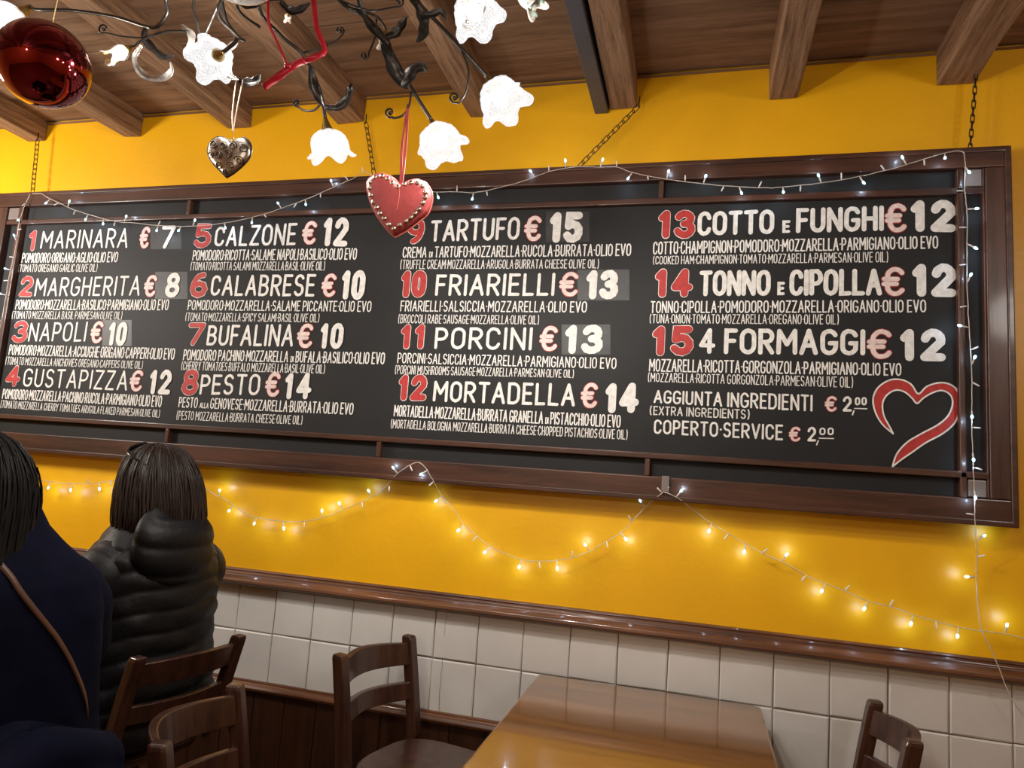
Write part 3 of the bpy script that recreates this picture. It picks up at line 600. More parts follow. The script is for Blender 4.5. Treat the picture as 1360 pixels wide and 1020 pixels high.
string_light('short white fairy light string falling down the left edge of the menu board', pathC, bulbsC, lambda x, y: YB - 0.013)
# clear tape that holds the wire to the frame
mb = MB(); a = at(884, 641, YB); mb.box((a.x - 0.011, YB - 0.0005, a.z - 0.028), (a.x + 0.011, YB - 0.0155, a.z + 0.02)); tag(mb.build('adhesive_tape', 'plate', bevel=0.002), 'small strip of clear tape holding fairy lights to the bottom of the board frame', 'tape')

# ================================================================== THE CHANDELIER
cc = at(392, -70, -1.05)
chand = thing('chandelier', 'wrought iron chandelier with curled leaves and lit glass flower shades', 'chandelier', (cc.x, cc.y, cc.z))
def P3(l): return [at(*q) for q in l]
def arm(name, l, r=0.0048, m='iron', n=7, taper=None):
    p = catmull(P3(l), n); k = len(p)
    rr = r if taper is None else [r + (taper - r) * i / (k - 1) for i in range(k)]
    return MB().tube(p, rr, 8).build(name, m, chand, smooth=True)
b = MB(); top = Vector((cc.x, cc.y, ZC - 0.002))
prof = [(0.055, 0), (0.055, -0.012), (0.02, -0.03), (0.009, -0.04), (0.009, cc.z - ZC + 0.10), (0.03, cc.z - ZC + 0.08), (0.042, cc.z - ZC + 0.045), (0.03, cc.z - ZC + 0.01), (0.05, cc.z - ZC - 0.005), (0.03, cc.z - ZC - 0.035), (0.012, cc.z - ZC - 0.05), (0.003, cc.z - ZC - 0.07)]
b.loft([[top + Vector((r * math.cos(2*PI*k/20), r * math.sin(2*PI*k/20), z)) for k in range(20)] for r, z in prof]); b.build('stem', 'iron', chand, smooth=True)
# clear glass drip dish
dc = at(312, -14, -1.12); b = MB(); n = 32
prof = [(0.012, 0.012), (0.035, 0.0), (0.06, 0.006), (0.073, 0.020), (0.075, 0.026)]
b.loft([[dc + Vector((r * math.cos(2*PI*k/n), r * math.sin(2*PI*k/n), z)) for k in range(n)] for r, z in prof], cap=False); o = b.build('glass_dish', 'glass', chand, smooth=True, solid=0.004, sub=1)
arm('arm', [(392, -70, -1.05), (350, -60, -1.09), (312, -14, -1.12)], 0.004)
def shade(base, center, lit, size=1.0, seed=0, tips=None, petals=5, closed=0.0):
    """a flower of pressed glass on a brass cup; base/center are points on its axis"""
    B = Vector(base); ax = (Vector(center) - B).normalized(); u = ax.orthogonal().normalized(); v = ax.cross(u); R = random.Random(seed)
    b = MB(); n = 60; rings = []
    prof = [(0.0, .012), (.004, .022), (.011, .033), (.021, .041), (.033, .0445), (.044, .0430), (.052, .0415), (.058, .0430), (.062, .0470), (.0625, .0515), (.060, .0550)]
    if closed: prof = [(0.0, .010), (.006, .020), (.018, .0265), (.032, .0265), (.046, .021), (.056, .0195), (.066, .022), (.072, .026)]
    ph0 = R.uniform(0, 6); am = [R.uniform(.6, 1.3) for _ in range(petals)]
    for t, r in prof:
        k = max(0, (t - .030) / .032) if not closed else max(0, (t - .036) / .037); ring = []
        if not closed and r > .045: k = 1.0
        for j in range(n):
            th = 2 * PI * j / n; c = math.cos(petals * th + ph0); c = math.copysign(abs(c) ** .8, c); w_ = am[int(((petals * th + ph0) / (2 * PI)) % petals)]
            rr = (r + (.0062 * k * w_ + .0016) * c + 0.0010 * math.sin(15 * th + 60 * t)) * size
            tt = (t + .0085 * k * c * w_ + .0025 * k * math.sin(2 * th + ph0)) * size
            if closed: rr = (r + .007 * k * c) * size; tt = (t + .014 * k * c) * size
            ring.append(B + ax * tt + (u * math.cos(th) + v * math.sin(th)) * rr)
        rings.append(ring)
    b.loft(rings, cap=False)
    s = b.build('glass_shade', 'shade_lit' if lit else 'shade_off', chand, smooth=True, solid=0.0028 * size)
    if lit: s['label'] = 'lit glass flower shade'
    else: s['label'] = 'unlit milky glass flower'
    c = MB(); c.loft([[B + ax * t * size + (u * math.cos(2*PI*k/16) + v * math.sin(2*PI*k/16)) * r * size for k in range(16)] for t, r in ((-.030, .0050), (-.026, .0062), (-.012, .0105), (.001, .0165), (.004, .0170), (.004, .012))])
    c.build('brass_cup', 'brass', s, smooth=True)
    if lit:
        q = MB(); q.sphere(B + ax * .036 * size, .0175 * size, 16, 10); q.build('light_bulb', 'bulb', s, smooth=True)
        lamp('chandelier_light', B + ax * .060 * size, CHANDELIER_BULB_W, radius=0.016)
    elif tips:
        q = MB()
        for j in range(3):
            th = 2 * PI * j / 3 + ph0; c0 = B + ax * .070 * size + (u * math.cos(th) + v * math.sin(th)) * .021 * size
            q.sphere(c0, (.006 * size, .006 * size, .012 * size), 8, 6, R=Vector((0, 0, 1)).rotation_difference(ax).to_matrix())
        q.build('petal_tip', tips, s, smooth=True)
    return B - ax * .028 * size
S1 = shade(at(434.5, 173, -.80), at(438, 195, -.79), True, 0.98, 1)
S2 = shade(at(578, 172, -.82), at(589, 200, -.83), True, 1.0, 2)
S3 = shade(at(655, 115, -.84), at(676, 148, -.85), True, 1.04, 3)
S4 = shade(at(622, 1, -1.12), at(640, 34, -1.125), True, 0.86, 4)
S5 = shade(at(290, 73, -1.07), at(273, 84, -1.02), True, 0.88, 5)
S6 = shade(at(28, 17, -.98), at(2, 34, -1.0), True, 1.05, 6)
S7 = shade(at(696, -12, -.95), at(716, 16, -.96), False, 0.78, 7, 'shade_tip_green', 3, 1.0)
S8 = shade(at(168, 66, -1.0), at(148, 76, -1.02), False, 0.66, 8, 'shade_tip', 3, 1.0)
S9 = shade(at(511, 46, -.88), at(507, 62, -.87), False, 0.42, 9, None, 3, 1.0)
S10 = shade(at(383, 20, -.85), at(379, 40, -.80), False, 0.30, 10, 'shade_tip', 3, 1.0)
def arm_to(name, l, end, r=0.0046):
    p = catmull(P3(l) + [end], 7); return MB().tube(p, r, 8).build(name, 'iron', chand, smooth=True)
hub = (392, -70, -1.05)
arm_to('arm', [hub, (345, 5, -1.0), (372, 46, -.95), (403, 74, -.90), (424, 118, -.84)], S1)
arm_to('arm', [hub, (450, 0, -.98), (480, 20, -.94), (505, 42, -.91), (525, 78, -.87), (547, 118, -.84)], S2)
arm_to('arm', [hub, (500, -35, -1.0), (545, -2, -.96), (578, 27, -.92), (612, 64, -.88)], S3)
arm_to('arm', [hub, (480, -90, -1.06), (560, -80, -1.1), (605, -30, -1.11)], S4)
arm_to('arm', [hub, (300, -40, -1.04), (298, 20, -1.01), (314, 50, -1.0), (303, 64, -1.05)], S5)
arm_to('arm', [hub, (300, -70, -1.04), (226, -12, -1.02), (222, 18, -1.0), (208, 36, -.99), (192, 35, -.98), (150, 22, -.97), (95, 14, -.97), (50, 13, -.98)], S6)
arm_to('arm', [hub, (520, -85, -1.0), (640, -70, -.96)], S7, 0.004)
arm_to('arm', [(250, 42, -1.01), (222, 42, -1.0), (200, 48, -1.0), (185, 56, -1.0)], S8, 0.003)
arm_to('arm', [(470, 12, -.95), (500, 22, -.9)], S9, 0.003)
arm_to('arm', [(345, 5, -1.0), (370, 0, -.92)], S10, 0.003)
arm('arm', [hub, (290, -60, -1.04), (258, 0, -1.02), (262, 30, -1.01), (268, 52, -1.0), (276, 38, -1.0), (290, 6, -1.03)], 0.0032)
arm('arm', [hub, (330, -50, -1.07), (290, 12, -1.05), (312, 44, -1.02), (325, 55, -1.01)], 0.0036)
arm('arm', [hub, (340, -40, -1.0), (315, 8, -.98), (345, 36, -.96)], 0.0034)
def spiral(l, c, r0, turns, a0, Y, sgn=1):
    """a scroll: path l then a flat spiral about c in the image's own upright plane at depth Y"""
    k = 14; out = list(l)
    for i in range(int(k * turns) + 1):
        t = i / (k * turns); a = math.radians(a0) + sgn * 2 * PI * turns * t; r = r0 * (1 - 0.82 * t)
        out.append((c[0] + r * math.cos(a), c[1] + r * math.sin(a), Y))
    return out
def scroll(l, c, r0, turns, a0, Y, sgn=1, r=0.0026):
    p = catmull(P3(spiral(l, c, r0, turns, a0, Y, sgn)), 3)
    m = MB().tube(p, r, 6); m.sphere(p[-1], r * 2.0, 8, 6); return m.build('scroll', 'iron', chand, smooth=True)
scroll([(546, 122, -.84), (543, 142, -.84), (534, 154, -.84), (522, 157, -.84)], (518, 149, 0), 7.5, 1.1, 60, -.84, 1)
scroll([(608, 58, -.88), (622, 92, -.87), (619, 122, -.86), (610, 136, -.86)], (604, 129, 0), 8, 1.1, 70, -.86, 1)
scroll([(427, 136, -.83), (418, 146, -.83), (405, 147, -.83), (396, 142, -.83)], (394, 136, 0), 5, 0.9, 100, -.83, 1)
scroll([(245, 42, -1.0), (225, 42, -1.0), (190, 50, -1.0), (160, 48, -1.0), (142, 44, -1.0)], (138, 38, 0), 7, 1.0, 130, -1.0, 1, 0.0022)
scroll([(500, 25, -.9), (498, 50, -.89), (490, 70, -.89)], (484, 74, 0), 6, 1.1, 0, -.89, 1, 0.0022)
scroll([(403, 70, -.90), (430, 62, -.89), (447, 54, -.88), (456, 44, -.88)], (451, 41, 0), 6, 1.1, 30, -.88, -1, 0.0022)
scroll([(560, -70, -1.09), (600, -30, -1.1), (642, 0, -1.1), (640, 22, -1.1), (630, 38, -1.1)], (621, 27, 0), 10, 1.1, 70, -1.1, 1, 0.0020)
scroll([(450, 0, -.97), (490, 14, -.97), (520, 10, -.97)], (530, 2, 0), 7, 1.0, 90, -.97, -1, 0.0022)
def leaf(l, width, m='leaf_iron', curl=0.5, twist=0.0):
    """a hammered leaf: a folded strip of sheet metal that follows the path and tapers to both ends"""
    p = catmull(P3(l), 8); k = len(p); b = MB(); rings = []
    for i, c in enumerate(p):
        t = (p[min(i + 1, k - 1)] - p[max(i - 1, 0)]).normalized(); view = (CAM - c).normalized()
        s = t.cross(view).normalized(); f = i / (k - 1)
        a = 0.35 + twist * f; s = (s * math.cos(a) + view * math.sin(a)).normalized(); nn = s.cross(t).normalized()
        wd = width * (math.sin(PI * min(1, f * 0.92 + 0.06)) ** 0.7) * (1 + 0.16 * math.sin(f * 19))
        rings.append([c + s * wd * q + nn * wd * curl * (q * q * 1.4 - 0.3 + (0.12 if abs(q) < .1 else 0)) for q in (-1, -.55, -.06, .06, .55, 1)])
    n = 6; fs = [(i * n + j, i * n + j + 1, (i + 1) * n + j + 1, (i + 1) * n + j) for i in range(k - 1) for j in range(n - 1)]
    b.add([q for r in rings for q in r], fs)
    return b.build('leaf', m, chand, smooth=True, solid=0.0012, sub=1)
leaf([(474, -8, -.96), (484, 22, -.94), (498, 42, -.92), (514, 58, -.90), (520, 72, -.9)], .010)
leaf([(508, 58, -.9), (516, 80, -.88), (524, 100, -.87), (534, 112, -.86), (541, 118, -.86)], .016, twist=.3)
leaf([(534, 116, -.87), (543, 106, -.87), (550, 94, -.88), (560, 90, -.88), (567, 96, -.87)], .014, curl=.6)
leaf([(512, 50, -.9), (524, 46, -.9), (533, 36, -.9), (540, 22, -.9)], .011)
leaf([(545, -4, -.96), (556, 10, -.95), (562, 28, -.94), (560, 46, -.94), (553, 56, -.95)], .014)
leaf([(556, 18, -.95), (572, 20, -.94), (586, 16, -.93), (594, 28, -.92)], .008)
leaf([(413, 88, -.89), (414, 108, -.88), (420, 126, -.86), (430, 142, -.85)], .012)
leaf([(430, 142, -.84), (448, 144, -.84), (460, 134, -.84), (466, 118, -.84), (467, 110, -.85)], .011, curl=.6)
leaf([(316, 54, -1.0), (302, 66, -1.0), (297, 84, -1.0), (304, 100, -1.0), (318, 106, -1.0)], .011)
leaf([(316, 108, -.98), (328, 110, -.97), (340, 108, -.97), (346, 98, -.97)], .010)
leaf([(188, 60, -1.0), (178, 76, -1.0), (184, 94, -1.0), (200, 104, -1.0), (218, 104, -1.0), (228, 94, -1.0), (226, 82, -1.0)], .0085, 'silver_leaf')
leaf([(192, 36, -.99), (192, 52, -.99), (204, 66, -.99), (218, 76, -.99), (232, 74, -.99)], .010)
leaf([(240, 34, -1.0), (252, 44, -1.0), (253, 58, -1.0), (246, 70, -1.0)], .009, 'silver_leaf')
leaf([(372, 2, -.92), (384, 14, -.91), (398, 14, -.9), (412, 4, -.9)], .010)
leaf([(312, 0, -1.02), (330, 8, -1.01), (346, 4, -1.0)], .009)

# ------------------------------------------------------------------ ornaments hanging from it
bc = at(58, 85.5, -1.15); e1, e2 = at(8, 85, -1.15), at(108, 85, -1.15); br_ = 0.0468 * (bc - CAM).length
ball = thing('ball_ornament', 'shiny red mirror glass ball hanging under the chandelier', 'ornament', tuple(bc))
MB().sphere(bc, br_, 48, 32).build('ball', 'ballred', ball, smooth=True)
up = (at(68, 38, -1.15) - bc).normalized(); capc = bc + up * br_ * 0.97
b = MB(); b.tube([capc, capc + up * .008], [.009, .008], 14); b.tube([capc + up * .008 + Vector((.004 * math.cos(a), 0, .004 * math.sin(a) + .003)) for a in [2*PI*k/12 for k in range(12)]], .0009, 5, closed=True); b.build('cap', 'brass', ball, smooth=True)
MB().tube([capc + up * .012, at(72, 18, -1.14), at(76, 0, -1.13), at(80, -52, -1.10)], 0.0014, 5).build('cord', 'gold_cord', ball, smooth=True)
arm('arm', [hub, (300, -95, -1.04), (180, -80, -1.06), (80, -52, -1.10), (40, -40, -1.11)], 0.004)
def puffed(outline, thick, Y, center=None, rings_=9, power=0.5):
    """a stuffed heart: two domed faces meeting at the outline"""
    pts = catmull(outline + [outline[0]], 3)[:-1]; n = len(pts)
    c = center or sum(pts, Vector()) / n; b = MB(); R1 = []
    for s in (-1, 1):
        rr = []
        for i in range(rings_ + 1):
            f = 1 - i / rings_ * 0.985; hgt = thick * (1 - f ** 2.6) ** power
            rr.append([Vector((c.x + (p.x - c.x) * f, Y + s * hgt, c.z + (p.z - c.z) * f)) for p in pts])
        R1.append(rr)
    rings = R1[0][::-1] + R1[1][1:]
    b.loft(rings); return b, pts, c
def outl(px_, sx, ox, oy, Y): return [at(ox + x / sx, oy + y / sx, Y) for x, y in px_]
YH = -0.86
ho = [(440,785),(380,728),(310,640),(250,540),(208,440),(184,340),(194,272),(240,225),(310,206),(385,225),(445,262),(492,306),(560,276),(640,260),(712,288),(760,345),(780,420),(768,500),(738,575),(680,628),(600,690),(520,745)]
fh = outl(ho, 6.8, 460, 200, YH); hc = at(460 + 480/6.8, 200 + 470/6.8, YH)
felt = thing('heart_ornament', 'red leather heart ornament edged with round metal studs, hanging in front of the menu board', 'ornament', tuple(hc))
b, pts, c = puffed(fh, 0.020, YH, hc); b.build('heart_body', 'felt', felt, smooth=True)
MB().tube(pts, 0.0016, 6, closed=True).build('seam_edge', 'felt_edge', felt, smooth=True)
studs = [(280,262),(238,305),(232,358),(246,424),(265,484),(298,534),(328,585),(364,632),(408,686),(455,722),(507,690),(564,656),(608,622),(646,586),(680,548),(712,494),(730,442),(730,398),(704,342),(662,316),(608,316),(552,332),(492,354),(440,318),(397,280),(345,252)]
sm_ = None
for x, y in studs:
    p = at(460 + x / 6.8, 200 + y / 6.8, YH); f = 0
    # height of the dome under this stud
    d = Vector((p.x - c.x, 0, p.z - c.z)); best = min(pts, key=lambda q: abs(math.atan2((q.z - c.z), (q.x - c.x)) - math.atan2(d.z, d.x)))
    f = min(0.97, d.length / max(1e-6, (Vector((best.x - c.x, 0, best.z - c.z))).length)); hgt = 0.020 * (1 - f ** 2.6) ** 0.5
    if sm_ is None:
        q = MB(); q.sphere((0, 0, 0), (.0056, .0036, .0056), 14, 10); sm_ = q.build('stud', 'stud', felt, smooth=True, local=True); o = sm_
    else:
        o = sm_.copy(); COL.objects.link(o); o.parent = felt
    o.location = Vector((p.x, YH - hgt - 0.0004, p.z)) - hc
tp = at(460 + 492/6.8, 200 + 300/6.8, YH)
b = MB()
for dx, w_ in ((-2.5, 0.0028), (2.5, 0.0026)):
    a, m_, e = at(533 + dx * .4, 243, YH), at(537 + dx, 190, YH), at(542, 138, -.838)
    pp = catmull([a, m_, e], 6); fs = []; vs = []
    for i, p in enumerate(pp): vs += [p + Vector((-w_, 0.001 * math.sin(i), 0)), p + Vector((w_, 0, 0))]
    b.add(vs, [(2*i, 2*i+1, 2*i+3, 2*i+2) for i in range(len(pp) - 1)])
b.build('ribbon_loop', 'felt', felt, solid=0.0012)
MB().tube(catmull([at(528, 240, YH - .004), at(530, 250, YH - .021), at(530, 262, YH - .0215), at(527, 279, YH - .0225)], 4), 0.0006, 4).build('thread', 'felt_edge', felt, smooth=True)
YS = -0.99
so = [(1205,945),(1165,905),(1122,858),(1102,800),(1122,748),(1165,726),(1210,740),(1238,762),(1270,736),(1308,734),(1336,775),(1330,832),(1295,878),(1243,922)]
sh_ = outl(so, 4.0, 0, 0, YS); sc_ = at(1222 / 4, 820 / 4, YS)
silver = thing('heart_ornament', 'silver metal heart ornament with a scroll pattern on a pale double cord', 'ornament', tuple(sc_))
b, pts2, c2 = puffed(sh_, 0.013, YS, sc_); b.build('heart_body', 'pewter', silver, smooth=True)
b = MB(); b.tube(pts2, 0.0015, 6, closed=True)
R = random.Random(3)
for (x, y, r) in ((1150,775,26),(1205,785,22),(1255,785,24),(1305,800,24),(1130,830,22),(1180,835,24),(1235,832,24),(1285,862,24),(1175,885,20),(1240,890,20),(1205,920,14)):
    q = []
    for i in range(22):
        t = i / 21; a = R.uniform(0, .05) + t * 2 * PI * 1.4 + x; rr = r * (1 - .75 * t); X, Y_ = x + rr * math.cos(a), y + rr * math.sin(a)
        p = at(X / 4, Y_ / 4, YS); d = Vector((p.x - c2.x, 0, p.z - c2.z)); best = min(pts2, key=lambda g: abs(math.atan2(g.z - c2.z, g.x - c2.x) - math.atan2(d.z, d.x)))
        f = min(0.99, d.length / (Vector((best.x - c2.x, 0, best.z - c2.z)).length)); q.append(Vector((p.x, YS - 0.013 * (1 - f ** 2.6) ** .5 - .0004, p.z)))
    b.tube(q, 0.0011, 5)
b.build('scroll_pattern', 'pewter_dark', silver, smooth=True)
st_ = at(1237 / 4, 745 / 4, YS); b = MB()
b.tube([st_ + Vector((.004 * math.cos(a), 0, .006 * math.sin(a))) for a in [2*PI*k/14 for k in range(14)]], .0012, 5, closed=True); b.build('hanging_ring', 'pewter', silver, smooth=True)
b = MB()
for s in (-1, 1): b.tube(catmull([at(309.5, 176, YS), at(311 + s * 2.5, 150, YS), at(318 + s * 4.5, 106, -.985)], 5), 0.0013, 5)
b.build('cord', 'cord', silver, smooth=True)
rb0 = at(390, 70, -1.06)
ribb = thing('ribbon', 'bright red satin ribbon tied to the chandelier', 'ribbon', tuple(rb0))
def strip(l, wd, name):
    p = catmull(P3(l), 6); vs = []; k = len(p)
    for i, c in enumerate(p):
        t = (p[min(i+1, k-1)] - p[max(i-1, 0)]).normalized(); s = t.cross((CAM - c).normalized()).normalized(); a = 0.5 * math.sin(i * .5); s = (s * math.cos(a) + (CAM - c).normalized() * math.sin(a))
        vs += [c - s * wd, c + s * wd]
    b = MB(); b.add(vs, [(2*i, 2*i+1, 2*i+3, 2*i+2) for i in range(k-1)]); return b.build(name, 'ribbon', ribb, smooth=True, solid=0.001)
strip([(352, -30, -1.0), (356, 0, -1.02), (357, 30, -1.03), (370, 60, -1.05), (381, 86, -1.06)], .0030, 'ribbon_strand')
strip([(414, -30, -1.0), (417, 5, -1.02), (421, 38, -1.04), (431, 66, -1.05), (418, 76, -1.06), (396, 84, -1.06)], .0058, 'ribbon_strand')
strip([(404, 80, -1.062), (388, 88, -1.065), (372, 100, -1.065), (350, 116, -1.06)], .0075, 'ribbon_tail')
b = MB(); b.sphere(at(382, 88, -1.066), (.008, .006, .006), 10, 8); b.build('knot', 'ribbon', ribb, smooth=True)

# ================================================================== FURNITURE
TT = 0.762                                       # table top
P, Q = atz(720, 893, TT), atz(1007, 935, TT)
tx0, tx1 = P.x - 0.006, Q.x + 0.006
table = thing('dining_table', 'varnished wooden dining table pushed against the tiled wall', 'table', ((tx0 + tx1) / 2, -0.66, 0))
ty0, ty1 = -1.28, -0.046
nt_ = 5; b = MB()
# the top is glued up from boards that run across its width
rings = []
def rrect(x0, y0, x1, y1, r, z, n=5):
    out = []
    for cx, cy, a in ((x1 - r, y1 - r, 0), (x0 + r, y1 - r, 90), (x0 + r, y0 + r, 180), (x1 - r, y0 + r, 270)):
        for k in range(n + 1): t = math.radians(a + 90 * k / n); out.append((cx + r * math.cos(t), cy + r * math.sin(t), z))
    return out
for z, ins in ((TT - .032, .004), (TT - .028, 0), (TT - .005, 0), (TT - .001, .002), (TT, .006)): rings.append(rrect(tx0 + ins, ty0 + ins, tx1 - ins, ty1 - ins, .018, z))
b.loft(rings); b.build('table_top', 'table', table)
for x in (tx0 + .05, tx1 - .05):
    for y in (ty0 + .06, ty1 - .06):
        b = MB(); b.loft([[(x + sx * q, y + sy * q, z) for sx, sy in ((-1, -1), (1, -1), (1, 1), (-1, 1))] for z, q in ((0, .020), (TT - .12, .028), (TT - .032, .028))]); b.build('leg', 'chair', table, bevel=.003)
b = MB()
b.box((tx0 + .06, ty0 + .05, TT - .11), (tx1 - .06, ty0 + .07, TT - .032)); b.box((tx0 + .06, ty1 - .07, TT - .11), (tx1 - .06, ty1 - .05, TT - .032))
b.box((tx0 + .04, ty0 + .06, TT - .11), (tx0 + .06, ty1 - .06, TT - .032)); b.box((tx1 - .06, ty0 + .06, TT - .11), (tx1 - .04, ty1 - .06, TT - .032)); b.build('apron', 'chair', table, bevel=.002)

SEAT = 0.55
def chair_at(mid, ang, wd, ztop, label, recline=0.06, bow=0.048):
    root = thing('dining_chair', label, 'chair', (mid.x + math.cos(ang) * recline, mid.y + math.sin(ang) * recline, 0), ang, 'dark stained wooden dining chairs')
    hw = wd / 2; zr = ztop
    def xo(z): return 0 if z < SEAT else -recline * ((z - SEAT) / (zr - SEAT)) ** 1.15
    for s in (-1, 1):
        b = MB(); rr = []
        for z in (0, .2, SEAT - .05, SEAT, SEAT + .08, SEAT + .16, SEAT + .24, zr - .012, zr - .003, zr):
            k = 0.70 if z >= zr else (0.92 if z > zr - .006 else 1); x = xo(z) - (0.05 * (1 - z / SEAT) if z < SEAT else 0); y = s * hw
            q = [(.018, .015), (.010, .0165), (-.010, .0165), (-.018, .015), (-.018, -.015), (-.010, -.0165), (.010, -.0165), (.018, -.015)]
            rr.append([(x + a * k, y + c * k, z) for a, c in q])
        b.loft(rr); b.build('back_post', 'chair', root, local=True, bevel=.003)
    def curved(name, z0, z1, bow, th=.010, arch=0.0):
        b = MB(); rr = []; n = 18
        for i in range(n + 1):
            t = i / n; y = -hw + .008 + (wd - .016) * t; bx = -bow * math.sin(PI * t); za, zb_ = z0, z1 + arch * math.sin(PI * t)
            rr.append([(xo(za) + bx + th, y, za), (xo(zb_) + bx + th, y, zb_), (xo(zb_) + bx - th, y, zb_), (xo(za) + bx - th, y, za)])
        b.loft(rr); return b.build(name, 'chair', root, local=True, bevel=.003)
    curved('top_rail', zr - .085, zr - .022, bow, arch=.006); curved('lower_rail', zr - .185, zr - .135, bow * .92)
    b = MB(); rr = []
    for z, ins in ((SEAT - .03, .006), (SEAT - .024, 0), (SEAT - .008, 0), (SEAT, .010)):
        o = []
        for k in range(36):
            a = 2 * PI * k / 36; c, s_ = math.cos(a), math.sin(a); e = .55
            o.append((.175 + (.185 - ins) * math.copysign(abs(c) ** e, c), (hw + .012 + .018 * c - ins) * math.copysign(abs(s_) ** e, s_), z))
        rr.append(o)
    b.loft(rr); b.build('seat', 'chair', root, local=True, smooth=False, bevel=.002)
    for s in (-1, 1):
        b = MB(); x, y = .32, s * (hw - .002); b.loft([[(x + a * q + .02 * (1 - z / .5), y + c * q, z) for a, c in ((-1, -1), (1, -1), (1, 1), (-1, 1))] for z, q in ((0, .013), (SEAT - .03, .018))]); b.build('front_leg', 'chair', root, local=True, bevel=.003)
    for s in (-1, 1):
        b = MB(); b.box((-.03, s * hw - .008, .20), (.33, s * hw + .008, .225)); b.build('stretcher', 'chair', root, local=True, bevel=.002)
    b = MB(); b.box((.32, -hw, .28), (.336, hw, .305)); b.build('stretcher', 'chair', root, local=True, bevel=.002)
    return root
def chair_px(pa, pb, zt, sgn, label, recline=.06, bow=.048):
    A, B = atz(*pa, zt), atz(*pb, zt); d = B - A; n = Vector((-d.y, d.x, 0)).normalized() * sgn
    return chair_at((A + B) / 2, math.atan2(n.y, n.x), d.length, zt, label, recline, bow)
chair_px((452, 868), (543, 843), .835, -1, 'dark wooden chair tucked in at the left side of the table, by the tiled wall', .05)
chair_px((1163, 930), (1214, 982), .835, -1, 'dark wooden chair at the right end of the table, cut by the bottom edge', .05)
chair_px((212, 985), (312, 908), .835, -1, 'reddish brown wooden chair with an arched back nearest the front, left of centre', .05, .085)
cA = chair_px((184, 872), (318, 843), .835, 1, 'dark wooden chair the person in the black puffer jacket sits on', .075, .03)

